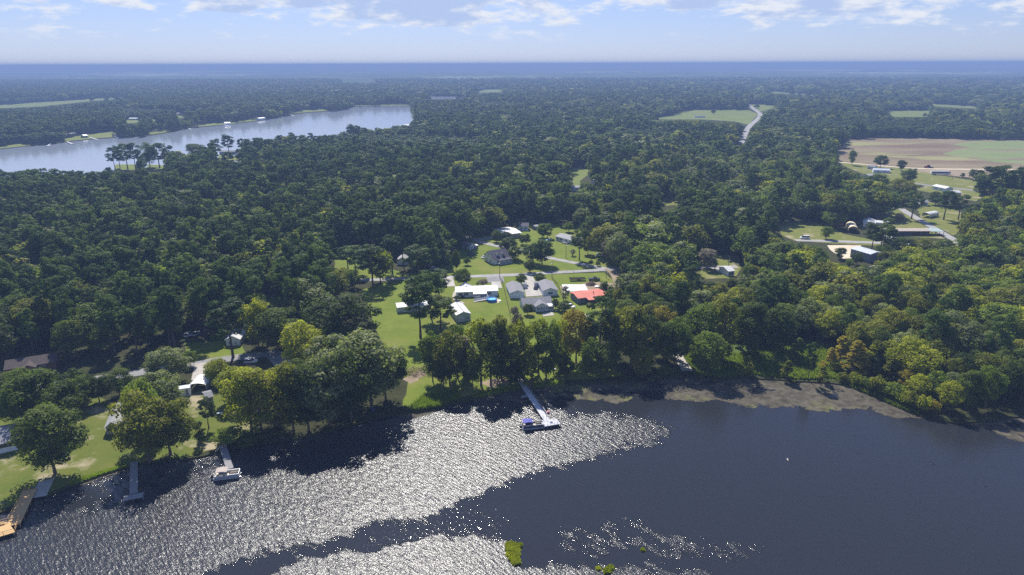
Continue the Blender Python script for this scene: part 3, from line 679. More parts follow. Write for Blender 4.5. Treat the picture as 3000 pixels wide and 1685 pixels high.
for kind in NOM:
    for v in range(4 if kind in ('broad', 'pine') else 3):
        r = np.random.default_rng(100 + v * 7 + len(kind))
        Ht = NOM[kind][0]; cen, rad, flat, up = crown_points(kind, Ht, r, 1.0)
        n, sz = DET[kind]
        lv = leaves(cen, rad, n, sz, r, flat, up)
        HI[kind, v] = (quads(kind + '_crown', lv, FOL['green']), trunk_mb(kind, Ht, r, cen).mesh('trunk', M['bark']))
KNAME = {'broad': 'broadleaf_tree', 'tall': 'sweetgum_tree', 'pine': 'pine_tree', 'cone': 'cypress_tree', 'shrub': 'shrub'}
CAT = {'broad': 'tree', 'tall': 'tree', 'pine': 'pine tree', 'cone': 'cypress tree', 'shrub': 'shrub'}
def tree_at(kind, x, y, h, rad, tint, label, group=None, z=0.0):
    H0, R0 = NOM[kind]; v = random.randrange(4 if kind in ('broad', 'pine') else 3)
    o = empty(KNAME[kind], (x, y, z), random.uniform(0, 6.28), label, CAT[kind], group, scale=(rad/R0, rad/R0, h/H0))
    cm, tm = HI[kind, v]
    t = bpy.data.objects.new('trunk', tm); C.objects.link(t); t.parent = o
    c = bpy.data.objects.new('crown', cm); C.objects.link(c); c.parent = o
    c.material_slots[0].link = 'OBJECT'; c.material_slots[0].material = FOL[tint]
    return o
def tree(kind, px, py, top, hw, tint, label, group=None):
    x, y = g2((px, py)); w = float(proj(x, y, 0)[2])
    lo, hi = .5, 60.
    for _ in range(24):
        m = (lo + hi) / 2
        if float(proj(x, y, m)[1]) > top: lo = m
        else: hi = m
    return tree_at(kind, x, y, lo, hw * w / F, tint, label, group)

# ------------------------------------------------------------------ buildings
def frame_at(A, B):
    """local frame with x along A->B and y away from the lake; A and B are ground corners"""
    a = Vector(g2(A)); b = Vector(g2(B)); d = b - a
    return a, d.length, math.atan2(d.y, d.x)
def put_window(parent, face, Lx, D, u, z, w, h, shutters=False, frame='trim', name='window', pane='glass'):
    """face F front (y=0), L left (x=0), R right (x=Lx), K back"""
    def P(a, dd, zz):   # a along the face, dd outwards
        return {'F': (a, -dd, zz), 'L': (-dd, a, zz), 'R': (Lx + dd, a, zz), 'K': (a, D + dd, zz)}[face]
    def bx(a0, a1, z0, z1, d0, d1, m, nm, par):
        p = P(a0, d0, z0); q = P(a1, d1, z1)
        return MB().box(min(p[0], q[0]), max(p[0], q[0]), min(p[1], q[1]), max(p[1], q[1]), z0, z1).build(nm, m, par)
    f = bx(u - w/2 - .08, u + w/2 + .08, z - .08, z + h + .08, -.02, .05, M[frame], name, parent)
    bx(u - w/2, u + w/2, z, z + h, .01, .065, M[pane], 'pane', f)
    if shutters:
        for s in (-1, 1):
            bx(u + s*(w/2 + .30) - .2, u + s*(w/2 + .30) + .2, z - .05, z + h + .05, -.02, .055, M['shutter'], 'shutter', f)
    return f
def put_door(parent, face, Lx, D, u, w, h, m='door', name='door', z0=0.0):
    def P(a, dd, zz): return {'F': (a, -dd, zz), 'L': (-dd, a, zz), 'R': (Lx + dd, a, zz), 'K': (a, D + dd, zz)}[face]
    p = P(u - w/2, -.02, z0); q = P(u + w/2, .045, h)
    return MB().box(min(p[0], q[0]), max(p[0], q[0]), min(p[1], q[1]), max(p[1], q[1]), z0, h).build(name, M[m], parent)
def gable_roof(mb, x0, x1, y0, y1, zw, rise, axis, over=.4, t=.14):
    """two slabs meeting in a ridge; axis is the ridge's direction"""
    if axis == 'x':
        ym = (y0 + y1) / 2; k = rise / ((y1 - y0) / 2); e = zw - k * over
        a, b = x0 - over, x1 + over
        mb.slab([(a, y0 - over, e + t), (b, y0 - over, e + t), (b, ym, zw + rise + t), (a, ym, zw + rise + t)], t)
        mb.slab([(b, y1 + over, e + t), (a, y1 + over, e + t), (a, ym + .001, zw + rise + t), (b, ym + .001, zw + rise + t)], t)
    else:
        xm = (x0 + x1) / 2; k = rise / ((x1 - x0) / 2); e = zw - k * over
        a, b = y0 - over, y1 + over
        mb.slab([(x0 - over, b, e + t), (x0 - over, a, e + t), (xm, a, zw + rise + t), (xm, b, zw + rise + t)], t)
        mb.slab([(x1 + over, a, e + t), (x1 + over, b, e + t), (xm + .001, b, zw + rise + t), (xm + .001, a, zw + rise + t)], t)
def gable_walls(mb, x0, x1, y0, y1, z, rise, axis):
    if axis == 'x':
        ym = (y0 + y1) / 2; mb.prism_x = None
        prof = [(y0, -.3), (y1, -.3), (y1, z), (ym, z + rise), (y0, z)]
        vs = [(x0, y, q) for y, q in prof] + [(x1, y, q) for y, q in prof]
        mb.add(vs, [(0,1,2,3,4)[::-1], (5,6,7,8,9)] + [(i, (i+1) % 5, 5 + (i+1) % 5, 5 + i) for i in range(5)])
    else:
        xm = (x0 + x1) / 2
        mb.prism([(x0, -.3), (x1, -.3), (x1, z), (xm, z + rise), (x0, z)], y0, y1)
def house(name, label, A, B, D, wall=2.6, rise=1.6, axis='x', wm='white_wall', rm='shingle', cat='house', group=None, wins=(), doors=(), over=.4, lift=0, see=False):
    a, Lx, rz = frame_at(A, B)
    o = empty(name, (a.x, a.y, lift), rz, label, cat, group)
    w = MB(); gable_walls(w, 0, Lx, 0, D, wall, rise, axis); w.build('wall', M[wm], o)
    r = MB(); gable_roof(r, 0, Lx, 0, D, wall, rise, axis, over); r.build('roof', M[rm], o)
    for q in wins:
        put_window(o, q[0], Lx, D, q[1] * (Lx if q[0] in 'FK' else D), *q[2:5], shutters=len(q) > 5 and q[5])
    for q in doors: put_door(o, q[0], Lx, D, q[1] * (Lx if q[0] in 'FK' else D), *q[2:])
    # keep trees off the plan
    cs = [(0, -1), (Lx, -1), (Lx, D + 1), (0, D + 1)]
    poly = []
    for x, y in cs:
        wx = a.x + x*math.cos(rz) - y*math.sin(rz); wy = a.y + x*math.sin(rz) + y*math.cos(rz); px, py, _ = proj(wx, wy, 0); poly.append((float(px), float(py)))
    fill(base_mask, poly)
    if see:
        top = []
        for x, y in cs[::-1]:
            wx = a.x + x*math.cos(rz) - y*math.sin(rz); wy = a.y + x*math.sin(rz) + y*math.cos(rz); px, py, _ = proj(wx, wy, wall + rise * .8); top.append((float(px), float(py)))
        fill(see_mask, poly); fill(see_mask, top)
    return o, Lx, rz
def box_part(o, name, x0, x1, y0, y1, z0, z1, m): return MB().box(x0, x1, y0, y1, z0, z1).build(name, M[m], o)
def posts(o, pts, z0, z1, r, m='trim', name='post'):
    for x, y in pts: MB().box(x - r, x + r, y - r, y + r, z0, z1).build(name, M[m], o)
def railing(o, pts, z0, m='trim', h=.95, step=1.2, name='railing'):
    mb = MB()
    for p, q in zip(pts[:-1], pts[1:]):
        p = Vector((*p, z0)) if len(p) == 2 else Vector(p); q = Vector((*q, z0)) if len(q) == 2 else Vector(q)
        mb.bar(p + Vector((0, 0, h)), q + Vector((0, 0, h)), .05, 4); mb.bar(p + Vector((0, 0, h*.5)), q + Vector((0, 0, h*.5)), .035, 4)
        n = max(1, int((q - p).length / step))
        for i in range(n + 1):
            s = p.lerp(q, i / n); mb.bar(s, s + Vector((0, 0, h)), .045, 4)
    return mb.build(name, M[m], o)

# the long white manufactured home beside the blue pool
o, Lx, rz = house('manufactured_home', 'long white metal-roofed home beside the round blue pool', (1337,872), (1458,867), 8.2, 2.7, .9, 'x', 'white_wall', 'white_metal',
    wins=[('F',.10,.9,.9,1.2,True),('F',.24,.9,.9,1.2,True),('F',.80,.9,.8,1.1,True)], doors=[('F',.74,.9,2.1,'shutter')], over=.35)
k = Lx
p_ = MB(); p_.slab([(.40*k, -3.4, 2.55), (.73*k, -3.4, 2.55), (.73*k, 1.2, 3.05), (.40*k, 1.2, 3.05)], .12); p_.build('porch_roof', M['white_metal'], o)
g_ = MB(); gable_roof(g_, .12*k, .38*k, 4.6, 10.4, 2.6, 1.35, 'y', .3); g_.build('porch_roof', M['white_metal'], o)
box_part(o, 'deck', .42*k, .74*k, -4.6, -.05, .15, .75, 'wood_pale')
posts(o, [(.42*k, -3.2), (.53*k, -3.2), (.71*k, -3.2)], .75, 2.45, .07)
railing(o, [(.42*k, -4.5), (.56*k, -4.5)], .75); railing(o, [(.70*k, -4.5), (.74*k, -4.5), (.74*k, -.2)], .75)
for i in range(3): box_part(o, 'step', .58*k, .68*k, -4.9 - .3*i, -4.62 - .3*i, 0, .6 - .18*i, 'wood_grey')
r_ = MB(); r_.slab([(.40*k, -7.6, .15), (.40*k, -6.3, .15), (.76*k, -5.2, .75), (.76*k, -6.5, .75)], .12); r_.build('ramp', M['wood_pale'], o)
railing(o, [(.40*k, -7.6, .15), (.76*k, -6.5, .75)], 0, h=.85); railing(o, [(.40*k, -6.3, .15), (.76*k, -5.2, .75)], 0, h=.85)
box_part(o, 'vent', .15*k, .17*k, 2.0, 2.4, 3.0, 3.5, 'shingle_light'); box_part(o, 'vent', .88*k, .90*k, 2.0, 2.4, 3.0, 3.5, 'shingle_light')

# round pool
x, y = g2((1441, 882)); rp = 2.35
pool = empty('swimming_pool', (x, y, .02), 0, 'round blue above-ground pool beside the deck ramp', 'swimming pool')
MB().lathe([(rp-.1, 0), (rp, 0), (rp+.05, 1.2), (rp-.12, 1.2), (rp-.12, .3)], 36).build('wall', M['pool_blue'], pool, True)
w_ = MB(); w_.v = [(math.cos(i*math.pi/18)*(rp-.1), math.sin(i*math.pi/18)*(rp-.1), .95) for i in range(36)]; w_.f = [tuple(range(36))]; w_.build('water_surface', M['pool_water'], pool)
MB().lathe([(rp+.02, 1.2), (rp+.10, 1.24), (rp-.08, 1.27), (rp-.16, 1.21)], 36).build('rim', M['pool_blue'], pool, True)
ld = MB(); [ld.bar((s*.28 - 1.2, rp*.86, 0), (s*.25 - 1.2, rp*.80, 1.9), .05) for s in (-1, 1)]; [ld.bar((-1.47, rp*.84, .4+.35*i), (-.93, rp*.84, .4+.35*i), .04) for i in range(4)]; ld.build('ladder', M['trim'], pool)
mb = MB(); n = 30; mb.v = [(x + math.cos(i*6.283/n)*3.3*(1+.08*math.sin(3*i)) + .9, y + math.sin(i*6.283/n)*3.0, .035) for i in range(n)]; mb.f = [tuple(range(n))]
tag(mb.build('sand_ring', M['sand']), 'ring of pale sand under the pool', None, kind='structure')
tag(MB().box(x + 3.3, x + 4.3, y - .9, y + .5, .06, .35).build('pool_float', M['trim']), 'small white float lying on sand beside the pool', 'pool float')

# metal shed with a roller door
o, Lx, rz = house('metal_shed', 'pale metal workshop with roller door behind the dark pines', (1338,945), (1379,940), 13, 3.3, 1.2, 'y', 'green_wall', 'white_metal', cat='shed',
    wins=[('F',.80,1.2,1.0,.8)], doors=[('F',.30,2.6,2.6,'door','garage_door')], over=.25)
rb = MB(); rb.bar((Lx/2, -.2, 4.7), (Lx/2, 13.2, 4.7), .12, 4); rb.build('ridge_cap', M['shingle_light'], o)
# long low shed with an open end, left of the shed
o, Lx, rz = house('long_shed', 'long white-roofed low shed half hidden by pines', (1165,917), (1262,908), 6, 2.5, .35, 'x', 'white_wall', 'white_metal', cat='shed', doors=[('F',.1,2.2,2.1,'door')], over=.2)

# the twin garages
o, Lx, rz = house('garage', 'grey-roofed pale garage with blank gable left of the court', (1495,875), (1536,873), 14.5, 2.7, 1.25, 'y', 'blue_wall', 'shingle', cat='garage',
    wins=[('F',.5,2.35,.35,.5)], doors=[('R',.45,2.6,2.3,'trim','garage_door')], group='twin garages beside the concrete court')
o, Lx, rz = house('garage', 'grey-roofed pale garage with shuttered gable window right of the court', (1592,868), (1633,866), 14.0, 2.7, 1.25, 'y', 'blue_wall', 'shingle', cat='garage',
    wins=[('F',.5,.9,.9,1.0,True),('F',.5,2.75,.3,.4)], doors=[('L',.45,2.6,2.3,'trim','garage_door')], group='twin garages beside the concrete court')
house('small_shed', 'tiny white shed against the left garage wall', (1531,845), (1542,845), 2.6, 2.1, .5, 'x', 'white_wall', 'shingle_light', cat='shed', doors=[('F',.5,.9,1.8,'door')], over=.15)
house('small_shed', 'pale storage shed against the right garage wall', (1565,842), (1580,842), 2.8, 2.1, .5, 'x', 'blue_wall', 'shingle_light', cat='shed', doors=[('F',.5,1.2,1.8,'door')], over=.15)

# lake house
o, Lx, rz = house('lake_house', 'grey-roofed lake house with cross gable and glazed sunroom', (1534,911), (1617,905), 8.8, 2.6, 1.9, 'x', 'blue_wall', 'shingle', wins=[('F',.14,.9,.9,1.1,True),('L',.5,.9,.9,1.1)], over=.45)
k = Lx; gx0, gx1 = .385*k, .80*k
w = MB(); gable_walls(w, gx0, gx1, -2.6, -.01, 2.6, 1.35, 'y'); w.build('wing_wall', M['blue_wall'], o)
r = MB(); gable_roof(r, gx0, gx1, -2.6, 2.8, 2.62, 1.38, 'y', .4); r.build('wing_roof', M['shingle'], o)
for i in range(5):
    u = gx0 + .75 + i * (gx1 - gx0 - 1.5) / 4
    f = MB().box(u - .36, u + .36, -2.67, -2.60, 1.0, 2.15).build('window', M['trim'], o); MB().box(u - .28, u + .28, -2.70, -2.64, 1.08, 2.07).build('pane', M['glass'], f)
sx0, sx1 = .81*k, 1.02*k
p = MB(); p.slab([(sx0, -2.6, 2.25), (sx1, -2.6, 2.25), (sx1, .1, 2.75), (sx0, .1, 2.75)], .12); p.build('sunroom_roof', M['white_metal'], o)
box_part(o, 'sunroom_wall', sx0 + .1, sx1 - .1, -2.35, -.02, 0, .75, 'blue_wall')
box_part(o, 'sunroom_glass', sx0 + .15, sx1 - .15, -2.30, -.05, .76, 2.2, 'glass')
posts(o, [(sx0 + .1, -2.38), (sx0 + 1.0, -2.38), (sx0 + 1.8, -2.38), (sx1 - .1, -2.38)], .75, 2.2, .06)
for u in (.18, .40, .72, .86): box_part(o, 'vent', u*k, u*k + .3, 2.2, 2.5, 3.4, 3.85, 'trim')
mb = MB().box(k*1.06, k*1.12, -3.2, -2.4, .02, .25); a_, L_, r_z = frame_at((1534,911), (1617,905)); ob = mb.build('deck_box', M['trim']); ob.location = (a_.x, a_.y, 0); ob.rotation_euler = (0, 0, r_z)
tag(ob, 'small white box on the patio edge', 'box')

# red-roofed house
o, Lx, rz = house('red_roof_house', 'low house under a bright red metal roof', (1694,890), (1778,879), 8.5, 2.7, .8, 'x', 'grey_wall', 'red_metal', wins=[('F',.12,.9,1.2,1.1),('L',.4,1,1.2,1.1)], over=.5)
k = Lx
r = MB(); r.slab([(.24*k, -3.6, 2.45), (.46*k, -3.6, 2.45), (.46*k, -.3, 2.85), (.24*k, -.3, 2.85)], .12); r.build('porch_roof', M['red_metal'], o)
r = MB(); r.slab([(.12*k, 8.0, 3.05), (.12*k, 9.8, 2.7), (.42*k, 9.8, 2.7), (.42*k, 8.0, 3.05)][::-1], .12); r.build('lean_to_roof', M['red_metal'], o)
posts(o, [(.26*k, -3.4), (.35*k, -3.4), (.44*k, -3.4)], 0, 2.35, .08, 'wood_dark')
box_part(o, 'porch_wall', .25*k, .45*k, -3.3, -.02, 0, 1.1, 'brick')
c = MB().bar((.60*k, 2.4, 2.9), (.60*k, 2.4, 4.4), .16, 8).build('chimney', M['dark_metal'], o)

# cape cod house with two dormers and a front porch
o, Lx, rz = house('farmhouse', 'white house with dark steep roof, two dormers and a front porch', (1446,776), (1494,768), 11.0, 3.0, 3.6, 'x', 'white_wall', 'shingle_dark',
    wins=[('L',.28,.9,.9,1.3),('L',.72,.9,.9,1.3),('L',.5,3.9,.8,1.2),('F',.30,.9,.9,1.4),('F',.78,.9,.9,1.4)], doors=[('F',.52,1.0,2.1,'blue_door')], over=.35)
k = Lx
r = MB(); r.slab([(.20*k, -2.6, 2.55), (1.02*k, -2.6, 2.55), (1.02*k, -.2, 3.15), (.20*k, -.2, 3.15)], .14); r.build('porch_roof', M['shingle_dark'], o)
box_part(o, 'porch_floor', .22*k, 1.0*k, -2.4, -.05, 0, .45, 'wood_pale')
posts(o, [(.23*k, -2.3), (.43*k, -2.3), (.62*k, -2.3), (.81*k, -2.3), (.99*k, -2.3)], .45, 2.45, .09)
railing(o, [(.23*k, -2.3), (.55*k, -2.3)], .45); railing(o, [(.70*k, -2.3), (.99*k, -2.3)], .45)
for u in (.36, .68):
    d = MB(); gable_walls(d, u*k - .75, u*k + .75, 1.5, 4.6, 5.1, .55, 'y'); d.v = [(a, b, max(c, 3.1)) for a, b, c in d.v]; dw = d.build('dormer', M['white_wall'], o)
    r = MB(); gable_roof(r, u*k - .75, u*k + .75, 1.5, 4.9, 5.1, .55, 'y', .2, .1); r.build('dormer_roof', M['shingle_dark'], dw)
    MB().box(u*k - .35, u*k + .35, 1.46, 1.52, 4.2, 5.0).build('pane', M['glass'], dw)
house('small_barn', 'small white gabled shed with blue door under the pines', (1378,732), (1390,729), 7, 2.4, 1.3, 'y', 'white_wall', 'shingle_light', cat='shed', doors=[('F',.35,1.0,2.0,'blue_door')], over=.3)
house('lean_to_cover', 'little lean-to cover beside the gabled shed', (1391,730), (1401,728), 3.5, 1.9, .3, 'x', 'grey_wall', 'white_metal', cat='shed', over=.2)
# big white roof
o, Lx, rz = house('white_roof_house', 'house with a broad dazzling white metal roof', (1478,701), (1518,693), 17, 3.0, .9, 'x', 'tan_wall', 'white_metal', wins=[('R',.25,.8,1.4,1.4),('R',.6,.8,1.4,1.4)], over=.9)
rz0 = o.rotation_euler.z; o.rotation_euler.z = rz0 - R(12)
house('dark_roof_house', 'white house with dark roof behind the dazzling white roof', (1520,676), (1548,676), 8, 2.9, 1.5, 'x', 'blue_wall', 'shingle_dark', wins=[('F',.25,.9,1.2,1.1),('F',.7,.9,1.2,1.1)])
house('small_shed', 'tiny grey shed at the wood edge behind the twin trees', (1568,674), (1580,672), 4, 2.2, .6, 'x', 'grey_wall', 'shingle_light', cat='shed', doors=[('F',.5,1.2,1.8,'door')], over=.2)
o, Lx, rz = house('manufactured_home', 'white bungalow with light grey roof beyond the curving lane', (1628,704), (1678,717), 8.5, 2.6, 1.1, 'x', 'white_wall', 'shingle_light', wins=[('F',.13,.9,1.3,1.0,True),('F',.33,.9,1.3,1.0,True),('F',.9,.9,1.2,1.0,True)], doors=[('F',.62,1.0,2.0,'shutter')])
box_part(o, 'deck', .52*Lx, .80*Lx, -2.4, -.05, 0, .6, 'wood_grey'); railing(o, [(.52*Lx, -2.3), (.80*Lx, -2.3)], .6)
house('white_house', 'white gabled house nearly hidden among the pines', (1164,776), (1196,776), 9, 2.7, 1.6, 'y', 'white_wall', 'shingle_light', wins=[('F',.6,.9,1.1,1.2)], see=True)
house('pine_row_house', 'white-roofed house glimpsed behind the pine row', (1190,737), (1216,734), 9, 2.7, 1.0, 'x', 'white_wall', 'white_metal', wins=[('F',.5,.9,1.1,1.2)])

# houses on the left shore
o, Lx, rz = house('brown_house', 'low dark brown brick house beneath the tall pines', (20,1104), (168,1080), 9, 2.8, 1.7, 'x', 'brick', 'shingle_brown', wins=[('F',.2,.9,1.2,1.1),('F',.72,.9,1.6,1.1)], doors=[('F',.5,1.0,2.1,'wood_dark')], see=True)
w = MB(); gable_walls(w, .34*Lx, .60*Lx, -2.2, -.01, 2.8, 1.0, 'y'); w.build('wing_wall', M['brick'], o); r = MB(); gable_roof(r, .34*Lx, .60*Lx, -2.2, 3.2, 2.82, 1.02, 'y', .4); r.build('wing_roof', M['shingle_brown'], o)
x, y = g2((100, 1120)); ob = MB().box(-.9, .9, -.6, .6, 0, .9).box(-1, 1, -.7, .7, .9, 1.0).build('garden_box', M['wood_dark']); ob.location = (x, y, .03); tag(ob, 'small dark wooden box on the lawn before the brown house', 'garden box')
# grey carport
def carport(label, A, B, D, h, rise, rm='white_metal', name='carport', see=True, wall=None):
    a, Lx, rz = frame_at(A, B); o = empty(name, (a.x, a.y, .05), rz, label, 'carport')
    r = MB(); n = 8; pr = [(Lx*i/n, h + rise*math.sin(math.pi*i/n)**.7) for i in range(n+1)]
    r.prism(pr + [(x_, z_ - .1) for x_, z_ in pr[::-1]], 0, D); r.build('roof', M[rm], o)
    posts(o, [(.1, .1), (.1, D/2), (.1, D-.1), (Lx-.1, .1), (Lx-.1, D/2), (Lx-.1, D-.1)], 0, h - .05, .06, 'alu')
    if wall: 
        for x0, x1 in ((0, .06), (Lx-.06, Lx)): box_part(o, 'side_wall', x0, x1, 0, D, h*.25, h - .1, wall)
        box_part(o, 'back_wall', 0.07, Lx-.07, D-.06, D, 0, h - .1, wall)
    if see:
        cs = [(0, 0), (Lx, 0), (Lx, D), (0, D)]; q = []
        for x, y in cs:
            px, py, _ = proj(a.x + x*math.cos(rz) - y*math.sin(rz), a.y + x*math.sin(rz) + y*math.cos(rz), h); q.append((float(px), float(py)))
        fill(see_mask, q)
    return o
carport('white arched metal carport at the end of the pale drive', (556,1149), (606,1147), 7.5, 2.4, .7, wall='grey_wall')
o, Lx, rz = house('white_cottage', 'small white cottage with pale gabled roof behind a lone pine', (664,1014), (704,1012), 9, 2.7, 1.5, 'y', 'white_wall', 'white_metal', wins=[('F',.3,.9,1.0,1.0)], doors=[('F',.7,.9,2.0,'door')], see=True)
o, Lx, rz = house('camper', 'grey and white camper parked beside the carport', (526,1163), (560,1158), 2.6, 2.4, .15, 'x', 'white_wall', 'blue_metal', cat='camper', wins=[('F',.3,1.1,1.2,.6)], doors=[('F',.7,.8,2.0,'grey_wall')], over=.05, lift=.3)
o, Lx, rz = house('storage_shed', 'narrow grey-roofed shed beside the fence strip', (606,1185), (626,1180), 5, 2.3, .8, 'x', 'grey_wall', 'shingle', cat='shed', wins=[('F',.5,.9,.9,.8)], over=.3)
o, Lx, rz = house('grey_cottage', 'grey-roofed cottage with large end window beside the shore lawn', (314,1274), (352,1268), 13, 2.6, 1.5, 'y', 'green_wall', 'shingle_light', wins=[('F',.36,.9,2.0,1.2)], over=.5)
o, Lx, rz = house('blue_roof_house', 'broad grey-roofed house with a row of porch windows behind the oak', (-70,1345), (52,1318), 11, 3.4, 1.9, 'x', 'white_wall', 'shingle', wins=[('F',u,1.6,1.5,1.3) for u in (.56,.68,.80,.92)], over=.8)

# far shore of the river and the houses in the woods: many small roofs
SMALL = [('ranch_house','pale ranch house on the far bank left of the open lawn',(200,399),(226,397),'tan_wall','shingle_light'),
 ('dark_boathouse','dark blue cottage at the far water edge by the long dock',(246,404),(258,403),'grey_wall','blue_metal'),
 ('ranch_house','white-roofed house behind the far open lawn',(293,378),(310,377),'white_wall','white_metal'),
 ('ranch_house','long low house above the small bright far lawn',(378,352),(402,352),'blue_wall','white_metal'),
 ('ranch_house','grey-roofed far house right of the bright lawn',(440,370),(458,369),'tan_wall','shingle_light'),
 ('ranch_house','tall pale far house behind the round trees',(478,350),(500,350),'blue_wall','shingle'),
 ('ranch_house','white far house at the bend of the bank',(510,337),(532,337),'white_wall','shingle_light'),
 ('ranch_house','tan far house beside the white one at the bend',(556,335),(580,334),'tan_wall','shingle_brown'),
 ('ranch_house','purple-roofed far house near the bank',(572,360),(596,358),'blue_wall','shingle_dark'),
 ('ranch_house','white-walled far house with grey roof by the shore lawn',(640,353),(662,352),'white_wall','shingle'),
 ('ranch_house','wide pale far house facing the narrow end of the lake',(680,329),(712,328),'tan_wall','shingle_light'),
 ('ranch_house','brown-roofed far house close to the narrows',(730,344),(756,343),'brick','shingle_brown'),
 ('boathouse','white-roofed boathouse on the far bank',(660,366),(676,365),'white_wall','white_metal'),
 ('boathouse','larger white-roofed boathouse near the narrows',(760,352),(778,350),'white_wall','white_metal'),
 ('boathouse','little pinkish boathouse at the end of the open far lawn',(340,401),(350,400),'tan_wall','shingle_brown'),
 ('ranch_house','grey house among the trees left on the far bank',(60,362),(82,361),'blue_wall','shingle_light')]
for nm, lb, A, B, wm_, rm_ in SMALL:
    house(nm, lb, A, B, 9, 3.0, 1.4, 'x', wm_, rm_, cat='house' if 'house' == nm[-5:] and 'boat' not in nm else 'boathouse', wins=[('F',.3,.9,1.6,1.2),('F',.7,.9,1.6,1.2)], see=True)
MID = [('ranch_house','white-roofed house on the wooded point by the far lake',(1085,393),(1112,392),'white_wall','shingle_light'),
 ('boathouse','bright white boathouse on the wooded point',(1182,373),(1200,372),'white_wall','white_metal'),
 ('boathouse','second bright white boathouse beside the water on the point',(1200,381),(1213,380),'white_wall','white_metal'),
 ('ranch_house','small pale house inland of the wooded point',(1315,352),(1335,351),'blue_wall','shingle_light'),
 ('ranch_house','small white-walled house left of the boat sheds inland',(1308,360),(1330,359),'white_wall','shingle'),
 ('long_roof_house','long grey house near the tall pines by the far lake',(643,452),(690,451),'grey_wall','shingle'),
 ('ranch_house','pale house behind the round tree on the near bank',(690,482),(722,480),'white_wall','shingle_light'),
 ('ranch_house','long grey-roofed house in the wood by the near bank',(738,478),(780,477),'grey_wall','shingle_light'),
 ('long_roof_house','low pale boat shed at the water behind the pines',(530,462),(556,461),'white_wall','shingle_light'),
 ('ranch_house','grey-roofed house with blue car deep in the woods',(1742,541),(1760,540),'blue_wall','white_metal'),
 ('ranch_house','pink-roofed house deep in the woods',(1765,550),(1782,549),'tan_wall','shingle_brown'),
 ('ranch_house','low pale roof at the foot of the sunlit grass patch',(1668,560),(1700,559),'white_wall','shingle_light'),
 ('ranch_house','brown roof glimpsed in the wood left of the pine row',(948,642),(972,640),'brick','shingle_brown'),
 ('ranch_house','white house with white shed by the wooded bend',(2024,516),(2046,514),'white_wall','white_metal'),
 ('ranch_house','pale house at the wood edge right of the lane scrap',(2222,556),(2246,555),'blue_wall','shingle_light'),
 ('ranch_house','low white house standing in the sunlit meadow',(2036,345),(2066,345),'white_wall','shingle'),
 ('blue_roof_house','small blue-grey house beside the field track',(2540,495),(2562,497),'blue_wall','shingle'),
 ('blue_roof_house','longer blue-grey house beside the field track',(2558,506),(2606,508),'blue_wall','blue_metal'),
 ('ranch_house','white house below the field grass strip',(2543,524),(2572,523),'white_wall','shingle_light'),
 ('grey_roof_barn','long pale-roofed barn by the lower road',(2730,554),(2768,562),'blue_wall','white_metal'),
 ('ranch_house','grey-roofed house among the right-hand pines',(2696,603),(2718,604),'white_wall','shingle'),
 ('ranch_house','white roof glimpsed above the right-hand pines',(2790,575),(2815,574),'white_wall','white_metal'),
 ('ranch_house','long grey roof at the far right wood edge',(2975,588),(3010,594),'blue_wall','shingle_light'),
 ('pink_roof_house','pink roof showing in the right-hand wood',(2316,630),(2336,628),'tan_wall','red_metal'),
 ('ranch_house','white roof between dark trees near the palm yard',(1986,750),(2010,748),'white_wall','white_metal'),
 ('glasshouse','white structure glimpsed through the shore wood',(2210,900),(2240,905),'white_wall','shingle_light'),
 ('ranch_house','pale roof under the palm yard trees',(2133,810),(2150,808),'white_wall','white_metal'),
 ('ranch_house','small pale roof seen through the left wood',(184,880),(206,878),'white_wall','shingle_light')]
for nm, lb, A, B, wm_, rm_ in MID:
    house(nm, lb, A, B, 8, 2.8, 1.2, 'x', wm_, rm_, wins=[('F',.3,.9,1.2,1.1),('F',.7,.9,1.2,1.1)], see=(A[1] < 640))

# right-hand yard buildings
carport('cream arched vehicle shelter with dark open end', (2484,682), (2512,684), 16, 3.0, 1.4, 'cream_metal', 'vehicle_shelter', wall='cream_metal')
house('brown_shed', 'small brown shed behind the cream shelter', (2450,664), (2468,660), 6, 2.6, 1.0, 'x', 'brick', 'shingle_brown', cat='shed', see=True)
o, Lx, rz = house('tarp_roof_house', 'white L-shaped house with a blue tarp over its roof', (2528,664), (2562,667), 12, 2.8, 1.1, 'y', 'white_wall', 'white_metal', wins=[('F',.3,.9,1.2,1.1),('F',.75,.9,1.2,1.1)], see=True)
w = MB(); gable_walls(w, Lx + .01, Lx + 9, 5, 12, 2.6, .7, 'x'); w.build('wing_wall', M['white_wall'], o); r = MB(); gable_roof(r, Lx + .5, Lx + 9, 5, 12, 2.62, .72, 'x', .3); r.build('wing_roof', M['white_metal'], o)
t = MB(); t.slab([(-.4, 2.0, 2.95), (-.4, 9.0, 2.95), (Lx*.42, 9.0, 4.0), (Lx*.42, 2.0, 4.0)][::-1], .05); t.build('tarp', M['car_tealwhite'], o)
o, Lx, rz = house('long_shed', 'long tan-roofed open machine shed with a green-roofed end bay', (2595,690), (2722,690), 7, 2.9, .5, 'x', 'wood_dark', 'tan_metal', cat='shed', over=.5, see=True)
r = MB(); r.slab([(Lx + .6, -.4, 2.7), (Lx + 9, -.4, 2.7), (Lx + 9, 7.2, 3.2), (Lx + .6, 7.2, 3.2)], .12); r.build('bay_roof', M['green_metal'], o)
posts(o, [(Lx + 1 + 2.6*i, yy) for i in range(4) for yy in (-.2, 7)], 0, 2.6, .1, 'wood_dark')
o, Lx, rz = house('metal_barn', 'tall barn with broad blue-grey metal roof beside the sand lot', (2546,771), (2580,766), 13, 5.0, .8, 'y', 'grey_wall', 'blue_metal', cat='barn', over=.3, see=True)
carport('white arched carport between the two lone pines', (2700,636), (2722,640), 12, 2.6, 1.0, 'white_metal', wall='white_wall')
